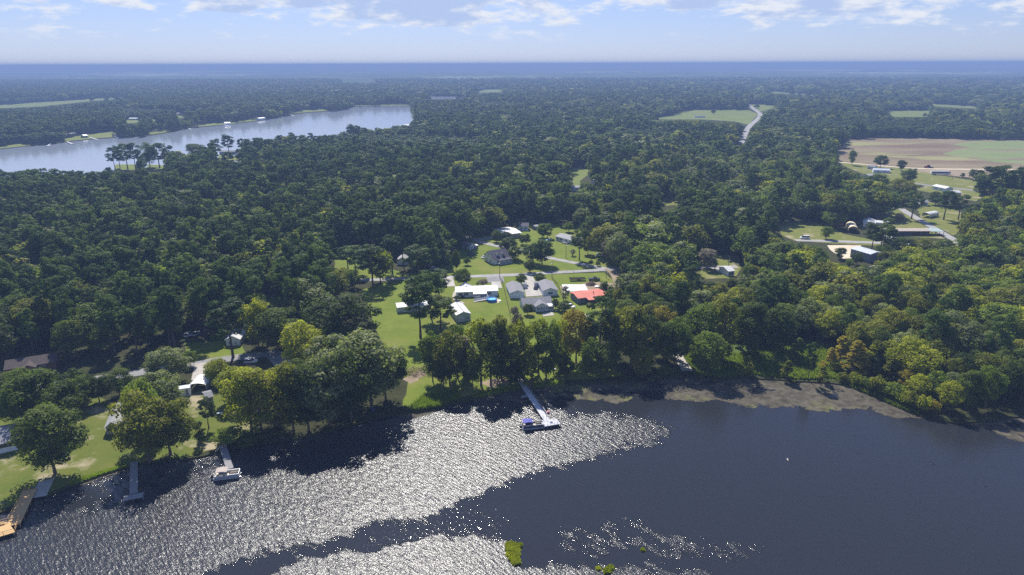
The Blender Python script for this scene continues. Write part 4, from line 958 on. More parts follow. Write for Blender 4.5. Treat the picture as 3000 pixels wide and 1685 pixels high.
carport('grey arched canopy beneath the tall right-hand trees', (2598,712), (2624,712), 7, 2.5, .8, 'white_metal')

# ------------------------------------------------------------------ vehicles
def car(px, py, deg, paint, label, kind='sedan', cat='car', group=None, z=.18):
    x, y = g2((px, py)); L_, W_ = {'sedan': (4.6, 1.8), 'suv': (4.8, 1.95), 'van': (5.6, 2.0), 'pickup': (5.7, 2.0)}[kind]
    o = empty({'sedan': 'parked_car', 'suv': 'parked_car', 'van': 'parked_van', 'pickup': 'pickup_truck'}[kind], (x, y, z), R(deg), label, cat, group)
    h = {'sedan': .85, 'suv': 1.0, 'van': 1.15, 'pickup': 1.05}[kind]
    a = L_ / 2
    body = [(-a, .35), (a, .35), (a, .65), (a - .1, h*.86), (a - 1.2, h), (-a + .2, h), (-a, h*.85)]
    if kind == 'pickup': body = [(-a, .4), (a, .4), (a, .8), (a - .15, h), (-a + .05, h), (-a, h*.95)]
    MB().prism(body, -W_/2, W_/2).build('body', M['car_' + paint], o)
    cab = {'sedan': [(-a + .55, h), (a - 1.35, h), (a - 2.05, h + .5), (-a + 1.25, h + .5)], 'suv': [(-a + .1, h), (a - 1.3, h), (a - 1.9, h + .65), (-a + .35, h + .65)],
           'van': [(-a + .05, h), (a - 1.0, h), (a - 1.7, h + .85), (-a + .15, h + .85)], 'pickup': [(-.55, h), (1.45, h), (.95, h + .7), (-.35, h + .7)]}[kind]
    MB().prism(cab, -W_/2 + .12, W_/2 - .12).build('window_band', M['glass'], o)
    top = [(cab[3][0] + .04, cab[3][1] + .002), (cab[2][0] - .04, cab[2][1] + .002), (cab[2][0] - .08, cab[2][1] + .07), (cab[3][0] + .08, cab[3][1] + .07)]
    MB().prism(top, -W_/2 + .14, W_/2 - .14).build('car_roof', M['car_' + paint], o)
    for sx in (-a + .9, a - .9):
        for sy in (-W_/2 + .02, W_/2 - .22):
            w = MB().bar((sx, sy, .34), (sx, sy + .2, .34), .34, 12).build('wheel', M['tyre'], o)
            MB().bar((sx, sy - .01, .34), (sx, sy + .21, .34), .18, 8).build('rim', M['alu'], w)
    for sy in (-W_/2 + .3, W_/2 - .3): MB().box(a - .05, a + .02, sy - .18, sy + .18, .62, .78).build('headlight', M['trim'], o)
    return o
car(1741, 822, 4, 'black', 'black pickup truck by the dark soil heap', 'pickup', 'pickup truck')
car(1607, 706, -150, 'tealwhite', 'pale car parked in front of the grey-roofed bungalow', 'sedan')
car(1381, 748, 10, 'blue', 'dark blue car in the shade near the round bush', 'suv')
car(1273, 791, 10, 'white', 'white car parked under the pines at the lane end', 'suv')
car(1757, 750, -25, 'silver', 'silver car at the wood edge by the grassy track', 'sedan')
car(1419, 756, 60, 'white', 'white car tucked behind the dormer house', 'sedan')
car(556, 985, 70, 'white', 'white car left of the pair under the trees', 'suv', group='cars under the trees by the cottage')
car(577, 982, 75, 'silver', 'silver car right of the pair under the trees', 'sedan', group='cars under the trees by the cottage')
car(596, 978, 75, 'blue', 'dark car deepest in shade beside the silver one', 'sedan', group='cars under the trees by the cottage')
car(2357, 700, 178, 'white', 'white van on the road by the right-hand lawn', 'van', 'van')
car(2692, 606, 170, 'white', 'white car before the house among the right-hand pines', 'suv')
car(2560, 788, -60, 'white', 'white car on the grass below the metal barn', 'sedan')
car(1570, 846, 80, 'black', 'black car in the court beside the storage shed', 'sedan')
car(735, 1064, 10, 'white', 'white car behind the hedge by the lane bend', 'suv')
car(1668, 902, -40, 'white', 'white pickup among the shrubs by the red-roofed house', 'pickup', 'pickup truck')
car(2616, 705, 150, 'silver', 'silver car beneath the machine shed trees', 'suv')
# flat trailer
x, y = g2((1692, 822)); o = empty('flatbed_trailer', (x, y, .1), R(3), 'dark flatbed trailer on the lawn beside the black truck', 'trailer')
MB().box(-4, 4, -1.1, 1.1, .7, .85).build('bed', M['wood_dark'], o); MB().box(-4.1, -3.9, -1.1, 1.1, .85, 1.9).build('ramp', M['dark_metal'], o)
MB().bar((4, 0, .7), (5.6, 0, .6), .09).build('hitch', M['dark_metal'], o)
for s in (-1, 1): MB().box(-4, 4, s*1.08 - .04, s*1.08 + .04, .85, 1.25).build('side_rail', M['dark_metal'], o)
for sx in (.2, 1.2):
    for sy in (-1.35, 1.15): MB().bar((sx, sy, .38), (sx, sy + .2, .38), .38, 10).build('wheel', M['tyre'], o)
# long coach and farm tractor
x, y = g2((2754, 512)); o = empty('bus', (x, y, .1), R(-6), 'long white bus parked on the pale dirt lot', 'bus')
MB().prism([(-9, .6), (9, .6), (9, 3.1), (8.6, 3.4), (-8.8, 3.4), (-9, 3.1)], -1.3, 1.3).build('body', M['car_white'], o)
MB().box(-8.6, 8.4, -1.33, 1.33, 1.7, 2.7).build('window_band', M['glass'], o); MB().box(-8.7, 8.5, -1.2, 1.2, 3.41, 3.5).build('roof', M['white_metal'], o)
for sx in (-6, -4.8, 6): [MB().bar((sx, sy, .5), (sx, sy + .25, .5), .5, 10).build('wheel', M['tyre'], o) for sy in (-1.34, 1.1)]
x, y = g2((2717, 492)); o = empty('tractor', (x, y, .1), R(185), 'dark tractor working the brown field', 'tractor')
MB().prism([(0, 1.0), (3, 1.0), (3, 1.9), (0, 2.1)], -.5, .5).build('bonnet', M['car_red'], o); MB().box(-1.8, 0, -.9, .9, 1.1, 3.0).build('cab', M['glass'], o); MB().box(-1.9, .1, -1, 1, 3.0, 3.15).build('cab_roof', M['car_red'], o)
for sx, rr in ((-1.2, 1.0), (2.4, .65)): [MB().bar((sx, sy, rr), (sx, sy + .5, rr), rr, 12).build('wheel', M['tyre'], o) for sy in (-1.5, 1.0)]
MB().box(-5.2, -2.2, -2.5, 2.5, .4, .9).build('harrow', M['dark_metal'], o)
x, y = g2((2682, 498)); o = MB().box(-1.6, 1.6, -.8, .8, .4, 1.3).build('farm_cart', M['dark_metal']); o.location = (x, y, .1); tag(o, 'small dark cart on the sandy field track', 'cart')

# ------------------------------------------------------------------ poles, fences, heaps
def pole(px, py, top, label, arm=True, lamp=False):
    x, y = g2((px, py)); lo, hi = 2., 30.
    for _ in range(20):
        m = (lo + hi) / 2
        if float(proj(x, y, m)[1]) > top: lo = m
        else: hi = m
    o = empty('utility_pole', (x, y, 0), R(random.uniform(-15, 15)), label, 'utility pole')
    MB().bar((0, 0, -.5), (0, 0, lo), .17, 8, .11).build('pole', M['pole'], o)
    if arm: MB().box(-1.1, 1.1, -.06, .06, lo - .9, lo - .75).build('crossarm', M['pole'], o)
    if lamp:
        a = MB().bar((0, 0, lo - 1.2), (0, -1.2, lo - .8), .05).build('lamp_arm', M['alu'], o); MB().box(-.2, .2, -1.75, -1.1, lo - .9, lo - .72).build('lamp_head', M['trim'], a)
    else:
        MB().bar((.3, 0, lo - 2.2), (.3, 0, lo - 1.4), .22, 8).build('transformer', M['alu'], o)
    return o
pole(1464, 812, 765, 'utility pole rising before the dormer house porch', lamp=True)
pole(1617, 816, 765, 'utility pole at the fence corner north of the right garage', lamp=True)
pole(1658, 756, 714, 'tall lamp pole on the lawn beside the curving lane', arm=False, lamp=True)
pole(1419, 691, 664, 'utility pole by the drive near the pine row')
pole(1147, 832, 795, 'utility pole in the shade beside the left lane', arm=False)
pole(1304, 812, 786, 'short utility pole at the drive left of the pool home', arm=False)
pole(1591, 699, 676, 'lamp pole before the twin round trees', arm=False, lamp=True)
pole(2133, 792, 752, 'utility pole in the palm yard', arm=False)
pole(1776, 815, 790, 'thin pole at the corner by the sandy track', arm=False)
pole(2404, 694, 668, 'thin pole on the lawn by the road and van', arm=False)
pole(2790, 527, 512, 'thin pole beside the lower road', arm=False)
def fence(pts, label, m='alu', h=1.4, step=2.6):
    g = [g2(p) for p in pts]; o = empty('wire_fence', (g[0][0], g[0][1], 0), 0, label, 'fence')
    rail = MB()
    for a, b in zip(g[:-1], g[1:]):
        a = Vector((a[0] - g[0][0], a[1] - g[0][1], 0)); b = Vector((b[0] - g[0][0], b[1] - g[0][1], 0)); n = max(1, int((b - a).length / step))
        for zz in (.15, h*.5, h): rail.bar(a + Vector((0, 0, zz)), b + Vector((0, 0, zz)), .03, 4)
        for i in range(n): s = a.lerp(b, i / n); MB().bar(s, s + Vector((0, 0, h + .1)), .06, 5).build('post', M[m], o)
    rail.build('rail', M[m], o)
    return o
fence([(1464,818),(1474,836),(1483,875),(1490,905),(1498,945)], 'dark weedy wire fence between pool home and lake house', 'wood_dark')
fence([(1618,818),(1634,838),(1648,872),(1656,900)], 'wire fence between the right garage and the slab', 'wood_dark')
fence([(598,1115),(600,1150),(601,1185),(602,1205)], 'narrow fence running down beside the carport', 'wood_dark')
fence([(1623,803),(1680,800),(1738,797),(1790,800)], 'thin roadside fence above the trailer', 'wood_grey', step=8)
x, y = g2((1731, 834)); r = np.random.default_rng(5)
mb = MB(); n = 16
mb.lathe([(2.9, 0), (2.2, .7), (1.3, 1.3), (.5, 1.6), (.02, 1.65)], n); mb.v = [(a + r.normal()*.1, b + r.normal()*.1, c + r.normal()*.05) for a, b, c in mb.v]
o = mb.build('soil_heap', M['soil'], None, True); o.location = (x, y, 0); tag(o, 'heap of dark soil between slab and truck', 'soil heap')
x, y = g2((1753, 841)); o = MB().slab([(-1.8, -1, .35), (1.6, -1.1, .3), (1.8, 1, .4), (-1.6, 1.2, .3)], .2).build('loose_board', M['trim']); o.location = (x, y, .1); tag(o, 'loose white panel lying on bare dirt', 'panel')
x, y = g2((1702, 931)); o = empty('boat_trailer', (x, y, .1), R(-20), 'white covered boat on a trailer below the red-roofed house', 'boat trailer')
MB().prism([(-2.8, .6), (2.2, .6), (3.0, 1.2), (-2.8, 1.2)], -1.0, 1.0).build('hull', M['trim'], o); MB().slab([(-2.8, -1, 1.3), (2.4, -.9, 1.45), (2.4, .9, 1.45), (-2.8, 1, 1.3)], .1).build('cover', M['white_metal'], o)
for s in (-1.15, 1.0): MB().bar((-.5, s, .3), (-.5, s + .15, .3), .3, 8).build('wheel', M['tyre'], o)
# brush pile
def brush(px, py, rx, ry, label):
    x, y = g2((px, py)); r = np.random.default_rng(int(px)); mb = MB()
    for i in range(220):
        a = r.random() * 6.28; q = r.random() ** .5; c = Vector((math.cos(a)*rx*q, math.sin(a)*ry*q, r.random() * 1.5 * (1 - q*.6))); d = Vector(r.normal(size=3)); d.z *= .35; d = d.normalized() * (.7 + r.random())
        mb.bar(c - d, c + d, .05, 3, .02)
    o = mb.build('brush_pile', M['brush']); o.location = (x, y, .1); return tag(o, label, 'brush pile')
brush(1232, 1093, 7, 4, 'long heap of cut brown branches at the lawn end')
brush(700, 1078, 5, 2.5, 'heap of dead branches beside the lane')
# kayak, canoes
def canoe(px, py, deg, m, label, L_=4.0, cat='canoe', name='canoe', z=.15, deck=None):
    x, y = g2((px, py)); o = empty(name, (x, y, z), R(deg), label, cat)
    vs = []; fs = []; n = 10
    for i in range(n+1):
        t = i / n * 2 - 1; w = .42 * (1 - abs(t) ** 2.6) + .02; zb = .05 + .22 * abs(t) ** 3; zt = .38 + .14 * t*t
        vs += [(t*L_/2, -w, zt), (t*L_/2, -w*.55, zb), (t*L_/2, w*.55, zb), (t*L_/2, w, zt), (t*L_/2, w*.8, zt - .04), (t*L_/2, 0, zb + .1), (t*L_/2, -w*.8, zt - .04)]
    for i in range(n): fs += [(7*i+j, 7*i+(j+1) % 7, 7*i+7+(j+1) % 7, 7*i+7+j) for j in range(7)]
    mb = MB(); mb.add(vs, fs); mb.build('hull', M[m], o, True)
    for sx in (-.8, .8): MB().box(sx - .15, sx + .15, -.36, .36, .30, .34).build('seat', M['wood_grey'], o)
    return o
canoe(1092, 1202, 110, 'blue_tarp', 'blue plastic boat pulled up under the shore trees', 4.6)
canoe(1588, 1084, 130, 'trim', 'white canoe left of the pair behind the shore trees', 5)
canoe(1618, 1080, 125, 'trim', 'white canoe right of the pair behind the shore trees', 5.2)
canoe(647, 1312, 70, 'trim', 'small white boat beside the left pontoon dock', 4.2, cat='boat', name='rowing_boat', z=-.35)
canoe(1524, 1118, 60, 'trim', 'pale skiff in the shade at the shore end of the long dock', 3.8, cat='boat', name='rowing_boat', z=-.2)
# second pool and yard things in the left yard
x, y = g2((742, 1176)); o = empty('garden_pool', (x, y, .02), 0, 'blue garden pool half hidden behind the three shore trees', 'swimming pool')
MB().lathe([(2.6, 0), (2.65, .9), (2.5, .9), (2.5, .4)], 24).build('wall', M['car_tealwhite'], o, True); mb = MB(); mb.v = [(math.cos(i*.2618)*2.5, math.sin(i*.2618)*2.5, .75) for i in range(24)]; mb.f = [tuple(range(24))]; mb.build('water_surface', M['pool_water'], o)
x, y = g2((645, 1216)); o = empty('garden_table', (x, y, .02), .3, 'white garden table on the grass near the shore trees', 'table')
MB().box(-.9, .9, -.45, .45, .68, .74).build('tabletop', M['trim'], o); [MB().box(a-.04, a+.04, b-.04, b+.04, 0, .68).build('leg', M['trim'], o) for a in (-.8, .8) for b in (-.36, .36)]

# ------------------------------------------------------------------ docks and boats
def deck_run(o, a, b, w, z, m, name='walkway', post='wood_grey', t=.16):
    a = Vector(a); b = Vector(b); d = (b - a).normalized(); n = Vector((-d.y, d.x)) * w / 2
    MB().slab([(*(a + n), z), (*(a - n), z), (*(b - n), z), (*(b + n), z)][::-1], t).build(name, M[m], o)
    k = max(2, int((b - a).length / 3))
    for i in range(k + 1):
        c = a.lerp(b, i / k)
        for s in (-1, 1): p = c + n * s * .96; MB().bar((p.x, p.y, -2), (p.x, p.y, z - .02), .10, 6).build('piling', M[post], o)
def dock_root(label, px, py): x, y = g2((px, py)); return empty('dock', (x, y, 0), 0, label, 'dock'), Vector((x, y))
def rel(p, o): return Vector(g2(p, .3)) - o
# new wooden dock
o, c = dock_root('new yellow wooden dock with railed platform', 86, 1442)
deck_run(o, rel((88,1436), c), rel((38,1540), c), 3.0, .45, 'wood_new', post='wood_new')
A_, B_, C_, D_ = rel((22,1530), c), rel((46,1560), c), rel((-60,1592), c), rel((-90,1562), c)
MB().slab([(*A_, .47), (*B_, .47), (*C_, .47), (*D_, .47)], .2).build('platform', M['wood_new'], o)
u_ = rel((76,1436), c); v_ = rel((25,1530), c)
railing(o, [(*u_, .45), (*v_, .45)], 0, 'wood_new', 1.0, 1.5); railing(o, [(*v_, .45), (*D_, .45)], 0, 'wood_new', 1.0, 1.5)
railing(o, [(*B_, .45), (*C_, .45)], 0, 'wood_dark', 1.0, 1.8); railing(o, [(*rel((58,1520), c), .45), (*B_, .45)], 0, 'wood_new', 1.0, 1.5)
bm_ = v_.lerp(D_, .1); bn_ = v_.lerp(D_, .6); dd = (B_ - A_).normalized() * .6
MB().slab([(*(bm_ + dd*.3), .95), (*(bm_ + dd*1.3), .95), (*(bn_ + dd*1.3), .95), (*(bn_ + dd*.3), .95)], .12).build('bench', M['wood_new'], o)
for q in (B_, C_, D_): MB().bar((q.x, q.y, -2), (q.x, q.y, .4), .14, 6).build('piling', M['wood_dark'], o)
# grey T dock
o, c = dock_root('weathered grey T-shaped dock by the big dark tree', 392, 1362)
deck_run(o, rel((392,1354), c), rel((392,1446), c), 1.9, .40, 'wood_grey'); deck_run(o, rel((362,1462), c), rel((420,1450), c), 2.2, .43, 'wood_grey', 'platform')
MB().bar((*rel((405,1440), c), .4), (*rel((405,1440), c), 2.0), .08, 6).build('post', M['wood_dark'], o)
# left pontoon dock
o, c = dock_root('grey dock leading to the tan-topped pontoon boat', 655, 1312)
deck_run(o, rel((652,1306), c), rel((674,1374), c), 1.9, .40, 'wood_grey')
# long dock in the middle
o, c = dock_root('long pale dock reaching out past the weed mat', 1518, 1108)
P0, P1 = rel((1517,1106), c), rel((1604,1236), c)
deck_run(o, P0, P1, 1.9, .55, 'wood_pale', post='wood_grey')
dir_ = (P1 - P0).normalized(); nr = Vector((dir_.y, -dir_.x))
railing(o, [(*(P0 - nr*.9), .55), (*(P1 - nr*.9 - dir_*3), .55)], 0, 'alu', 1.0, 3.0)
E0, E1 = rel((1588,1244), c), rel((1636,1236), c)
deck_run(o, E0, E1, 3.6, .60, 'wood_pale', 'platform', 'wood_dark')
for t_ in (0, .2, .4, .6, .8, 1.0):
    for s in (-1, 1):
        q = E0.lerp(E1, t_); e_ = (E1 - E0).normalized(); n_ = Vector((-e_.y, e_.x)); q = q + n_ * 1.9 * s
        MB().bar((q.x, q.y, -2), (q.x, q.y, 2.3 if s > 0 else 1.5), .07, 6).build('mooring_pole', M['alu'], o)
MB().box(E0.lerp(E1, .55).x - .4, E0.lerp(E1, .55).x + .4, E0.lerp(E1, .55).y - .3, E0.lerp(E1, .55).y + .3, .6, 1.15).build('dock_box', M['trim'], o)
q = rel((1540,1160), c); s = rel((1530,1164), c)
MB().slab([(*(q + Vector((.6, .8))), .4), (*(s + Vector((-.4, .8))), .4), (*(s + Vector((-.4, -.8))), .4), (*(q + Vector((.6, -.8))), .4)], .15).build('side_step', M['wood_grey'], o)
# empty slip poles right of the platform
r = random.Random(2)
for i in range(6):
    x, y = g2((1652 + 7*i, 1218 + (i % 2) * 9 - 2*i)); ob = MB().bar((x, y, -2), (x, y, 1.9 + r.random()*.5), .06, 6).build('slip_pole', M['alu'])
    tag(ob, f"thin metal slip pole in the water, {'first second third fourth fifth sixth'.split()[i]} one right of the long dock", 'pole', 'slip poles beside the long dock')
x, y = g2((1606, 1207)); o = MB().lathe([(.05, 0), (.45, .1), (.55, .35), (.45, .6), (.05, .7)], 12).build('buoy', M['red_buoy'], None, True); o.location = (x, y, WZ); tag(o, 'pink round buoy floating beside the long dock', 'buoy')
def pontoon(px, py, deg, L_, label, canopy, hull, seatm, cx0):
    x, y = g2((px, py), WZ); o = empty('pontoon_boat', (x, y, WZ), R(deg), label, 'pontoon boat'); W_ = 2.5
    for s in (-.85, .85):
        MB().bar((-L_/2, s, .15), (L_/2 - .7, s, .15), .32, 10).bar((L_/2 - .7, s, .15), (L_/2, s, .3), .32, 10, .06).build('pontoon', M['alu'], o)
    MB().box(-L_/2, L_/2 - .3, -W_/2, W_/2, .48, .60).build('deck', M['wood_grey'] if canopy == 'tan_canvas' else M[hull], o)
    for s in (-1, 1): MB().box(-L_/2 + .3, L_/2 - .5, s*(W_/2 - .04) - .03, s*(W_/2 - .04) + .03, .62, 1.25).build('side_panel', M[hull], o)
    MB().box(-L_/2 + .3, -L_/2 + .36, -W_/2 + .1, W_/2 - .1, .62, 1.2).build('stern_panel', M[hull], o)
    railing(o, [(-L_/2 + .3, -W_/2), (L_/2 - .5, -W_/2), (L_/2 - .5, W_/2), (-L_/2 + .3, W_/2)], .6, 'alu', .85, 1.1)
    for s in (-1, 1):
        MB().box(L_/2 - 3.0, L_/2 - .7, s*.95 - .25, s*.95 + .25, .6, 1.05).build('bench_seat', M[seatm], o)
        MB().box(L_/2 - 3.0, L_/2 - .7, s*1.16 - .06, s*1.16 + .06, 1.05, 1.4).build('bench_back', M[seatm], o)
    MB().box(-.2, .5, -.9, -.2, .6, 1.35).build('console', M[seatm], o); MB().box(-1.1, -.5, -.8, -.2, .6, 1.3).build('helm_seat', M[seatm], o)
    MB().box(-L_/2 + .5, -L_/2 + 1.1, -.9, .9, .6, 1.1).build('rear_seat', M[seatm], o)
    n = 8; pr = [(cx0 + 2.9*i/n, 2.35 + .28*math.sin(math.pi*i/n)) for i in range(n+1)]
    MB().prism(pr + [(a, b - .06) for a, b in pr[::-1]], -1.25, 1.25).build('canopy', M[canopy], o)
    fr = MB(); [fr.bar((cx0 + 1.4, s*1.2, .7), (cx0 + dx, s*1.2, 2.35), .03, 4) for s in (-1, 1) for dx in (.1, 2.8)]; fr.build('canopy_frame', M['alu'], o)
    e = MB().prism([(-L_/2 - .75, .3), (-L_/2 - .1, .3), (-L_/2 - .15, 1.15), (-L_/2 - .7, 1.1)], -.22, .22).build('outboard_motor', M['dark_metal'], o)
    return o
pontoon(1563, 1252, 11, 7.2, 'pontoon boat with blue canopy and dark hull moored at the long dock', 'navy', 'navy_hull', 'cream', -3.3)
pontoon(668, 1398, 12, 7.0, 'white pontoon boat with tan canopy moored at the left dock', 'tan_canvas', 'car_silver', 'cream', -2.8)
# small far docks
for i, (px, py, dx, dy, lb) in enumerate([(196,416,14,5,'dock with a covered slip below the far brown lawn'),(262,403,22,6,'long pale dock slanting off the far open lawn'),(334,400,10,4,'short dock at the right end of the far open lawn'),
      (150,421,-10,6,'low dock left on the far bank'),(545,374,14,5,'dock cluster below the tree-lined far bank'),(655,366,14,4,'dock under the far white boathouse'),(1196,372,-4,-5,'dock off the wooded point'),(850,336,10,4,'little dock near the narrows')]):
    o, c = dock_root(lb, px, py); a = Vector((0, 0)); b = rel((px + dx, py + dy), c); deck_run(o, a, b, 2.4, .5, 'wood_pale'); bb = b + Vector((3, -3)); deck_run(o, b, bb, 4.0, .52, 'wood_pale', 'platform')

# ------------------------------------------------------------------ water plants
def reeds(label, polys, n, h, name='reeds', m='grass', w=.09):
    mk = np.zeros((MH, MW), bool)
    for p in polys: fill(mk, p)
    ys, xs = np.nonzero(mk); r = np.random.default_rng(n)
    i = r.integers(0, len(xs), n); px = MX0 + (xs[i] + r.random(n)) * MS; py = MY0 + (ys[i] + r.random(n)) * MS
    X, Y = G(px, py, 0); z = np.full(n, -.5)
    hh = h * (.5 + .8 * r.random(n)); a = r.random(n) * 6.28; ln = r.normal(size=(n, 2)) * .22 * hh[:, None]
    base = np.column_stack([X, Y, z]); t = np.column_stack([np.cos(a), np.sin(a), a*0]) * w * (1 + r.random((n, 1)))
    tip = base + np.column_stack([ln, hh + .5]); mid = base*.45 + tip*.55 + np.column_stack([ln*.0, hh*.1])
    v = np.stack([base - t, base + t, mid + t*.8, tip], 1).reshape(-1, 3)
    me = quads(name, v, FOL[m]); o = bpy.data.objects.new(name, me); C.objects.link(o)
    return tag(o, label, 'reeds', kind='stuff')
reeds('bright green reeds along the lawn shore', [[(1200,1200),(1240,1165),(1290,1160),(1340,1150),(1345,1168),(1285,1194),(1215,1204)]], 9000, 1.5)
reeds('green reed fringe of the right-hand marsh', [[(2440,1110),(2500,1105),(2600,1150),(2700,1200),(2690,1216),(2613,1184),(2560,1160),(2481,1128)]], 9000, .8, 'reeds', 'dark')
reeds('low marsh plants under the cypresses', [[(1990,1030),(2180,1040),(2330,1010),(2440,1030),(2480,1110),(2330,1112),(2200,1097),(2100,1106),(2040,1098)]], 26000, 1.0, 'marsh_plants', 'green', .22)
reeds('grassy strip at the foot of the left bank', [[(208,1422),(290,1392),(373,1366),(373,1358),(290,1384),(205,1412)], [(1380,1160),(1514,1128),(1654,1116),(1654,1125),(1514,1138),(1385,1166)]], 9000, .5, 'bank_grass')
def clump(label, poly, n, h):
    o = reeds(label, [poly], n, h * .25, 'water_grass_clump', 'yellow', .24); o['kind'] = 'thing'; o['category'] = 'water plant'
clump('dense green island of water grass in the bright glitter', [(1481,1588),(1500,1584),(1516,1590),(1524,1610),(1520,1630),(1526,1648),(1508,1654),(1496,1640),(1484,1620)], 2600, .55)
clump('small wisp of water grass beside the green island', [(1516,1592),(1528,1588),(1530,1598),(1520,1602)], 160, .4)
clump('small pale grass tuft at the lower edge of the lake', [(1768,1664),(1790,1652),(1801,1658),(1785,1676),(1772,1678)], 260, .4)
clump('tiny grass tuft alone in the right-hand calm water', [(1877,1606),(1886,1602),(1890,1609),(1880,1612)], 50, .35)
clump('grass scraps floating just above the lower edge', [(1746,1660),(1756,1656),(1760,1663),(1750,1668)], 50, .3)
x, y = g2((2307, 1347), WZ); ob = MB().box(-.12, .16, -.5, .5, WZ - .2, WZ + .10).bar((0, -.4, WZ + .05), (.35, .7, WZ + .08), .06, 5).build('drift_log', M['concrete']); ob.location = (x, y, 0); tag(ob, 'small pale piece of driftwood alone on the dark water', 'driftwood')

# ------------------------------------------------------------------ trees placed one by one
T = tree
T('broad',162,1388,1184,94,'dark','huge dark oak hiding half of the shore house and ramp')
T('broad',118,1240,1085,78,'green','round green tree behind the huge oak')
T('broad',205,1262,1115,62,'dark','bushy tree right behind the huge oak')
T('broad',-20,1180,1095,44,'dark','dark round tree at the left edge of the shore lawn')
T('broad',438,1352,1140,80,'olive','big olive-green tree leaning over the grey T dock')
T('broad',500,1330,1160,78,'olive','olive-topped tree beside the grey T dock')
T('broad',430,1290,1100,50,'green','green tree behind the grey cottage')
T('broad',480,1215,1085,62,'grey','grey-green tree behind the olive shore tree')
T('broad',497,1118,1016,60,'grey','round grey-green tree at the lane by the carport drive')
T('pine',612,1300-45,1165,24,'dark','small dark pine by the shore strip')
T('pine',683,1048,872,52,'pine','lone tall pine in front of the white cottage')
T('broad',738,1262,1070,75,'yellow','left of three open yellow-green shore trees')
T('tall',768,1275,1080,48,'olive','middle of three open yellow-green shore trees')
T('broad',805,1240,1082,50,'yellow','right of three open yellow-green shore trees')
T('broad',690,1180,1072,50,'yellow','yellow-green tree over the left yard')
T('shrub',670,1300,1245,46,'green','low green bush overhanging the left pontoon dock')
T('shrub',740,1304,1262,50,'dark','dark bush at the foot of the three shore trees')
T('tall',860,1262,1062,40,'olive','slim olive tree right of the three shore trees')
T('broad',905,1262,1062,72,'dark','dark dense tree rooted at the shadowed bank')
T('broad',968,1246,1030,82,'grey','big grey-green shore tree above the shadowed bank')
T('broad',1030,1232,1010,80,'dark','dark shore tree behind the blue boat')
T('broad',1090,1195,968,100,'grey','broad pale grey-green tree at the lawn corner')
T('broad',1130,1170,1000,60,'dark','dark tree at the right foot of the pale lawn-corner tree')
T('broad',985,1150,975,78,'grey','pale grey-green tree in the cluster beside the lawn')
T('broad',1020,1030,852,92,'dark','big dark spreading tree at the left side of the main lawn')
T('broad',950,1020,880,55,'dark','dark tree behind the yellow tree')
T('broad',890,1085,935,62,'yellow','bright yellow-green tree in the left wood')
T('tall',935,1110,985,34,'yellow','small yellow-green tree below the bright yellow one')
T('broad',912,962,812,68,'grey','tall pale open-crowned tree with forked trunk')
T('broad',850,1010,900,50,'green','green tree left of the pale open-crowned tree')
T('broad',758,1015,870,42,'yellow','upright yellow-green tree right of the lone cottage pine')
T('broad',815,1030,905,55,'dark','dark tree at the lane bend')
T('broad',880,1170,1050,58,'green','green tree above the lane bend end')
T('broad',835,1180,1060,42,'olive','olive tree beside the lane bend end')
# lakeside row before the houses
T('broad',1300,1135,1040,34,'dark','low dark tree at the shore between lawn and lakeside row')
T('broad',1385,1136,1030,34,'green','low green tree in the gap left of the yellow-topped one')
T('tall',1340,1105,945,30,'green','green tree behind the olive-tipped one in the lakeside row')
T('tall',1455,1105,935,34,'green','mid-green tree behind the dark upright one')
T('tall',1515,1100,930,30,'olive','olive tree behind the short dark one by the fence end')
T('broad',1510,1132,1060,30,'dark','low dark tree beside the shore end of the long dock')
T('tall',1600,1118,960,30,'green','green tree rising between dock end and canoes')
T('broad',1655,1112,1035,26,'dark','low dark tree behind the weed mat')
T('tall',1640,1080,930,26,'yellow','yellow tree left of the golden round one')
T('broad',1730,1100,985,34,'green','leafy green tree below the tall dark pine')
T('broad',1780,1104,1000,36,'dark','dark tree on the bank left of the large olive one')
T('broad',1880,1106,1010,36,'olive','low olive tree on the shadowed bank')
T('shrub',1950,1100,1064,24,'dark','dark bush at the foot of the boat ramp')
T('broad',250,1190,1100,38,'green','green tree in the gap behind the grey cottage roof')
T('broad',292,1178,1098,36,'dark','dark tree behind the grey cottage')
T('broad',60,1150,1078,40,'green','round green tree on the lawn before the brown house')
T('broad',560,1085-12,1024,20,'green','small round green tree at the lane corner')
T('broad',640,1120,1050,36,'yellow','yellowish tree beside the pale drive')
T('tall',590,1300,1232,14,'dark','small dark cedar on the strip between the docks')
T('broad',1268,1118,965,38,'green','leftmost leafy tree of the lakeside row')
T('broad',1318,1128,962,52,'olive','olive-tipped tree near the left end of the lakeside row')
T('tall',1366,1120,985,30,'bare','thin-leaved tree with pale branches in the lakeside row')
T('tall',1410,1132,930,40,'yellow','tall yellow-topped tree left of the dark pair in the lakeside row')
T('tall',1438,1130,948,36,'dark','dark upright tree beside the yellow-topped one')
T('tall',1470,1115,922,34,'olive','tall olive tree below the weedy fence')
T('tall',1496,1125,1000,30,'dark','short dark tree at the shore end of the fence')
T('tall',1535,1118,936,32,'yellow','yellow-green tree directly below the lake house gable')
T('cone',1555,1146,1012,34,'olive','conical cypress beside the shore end of the long dock')
T('tall',1578,1100,925,34,'yellow','slim yellow tree below the sunroom')
T('tall',1622,1098,930,22,'green','slender green tree between the canoes')
T('tall',1650,1096,1042,13,'green','very small slim tree near the canoes')
T('broad',1688,1062,903,54,'gold','golden-topped round tree below the covered boat trailer')
T('pine',1757,1064,868,46,'pine','tall dark pine right of the golden tree')
T('broad',1800,1058,900,50,'olive','olive tree right of the tall dark pine')
T('broad',1846,1080,890,56,'olive','large olive tree above the shadowed bank')
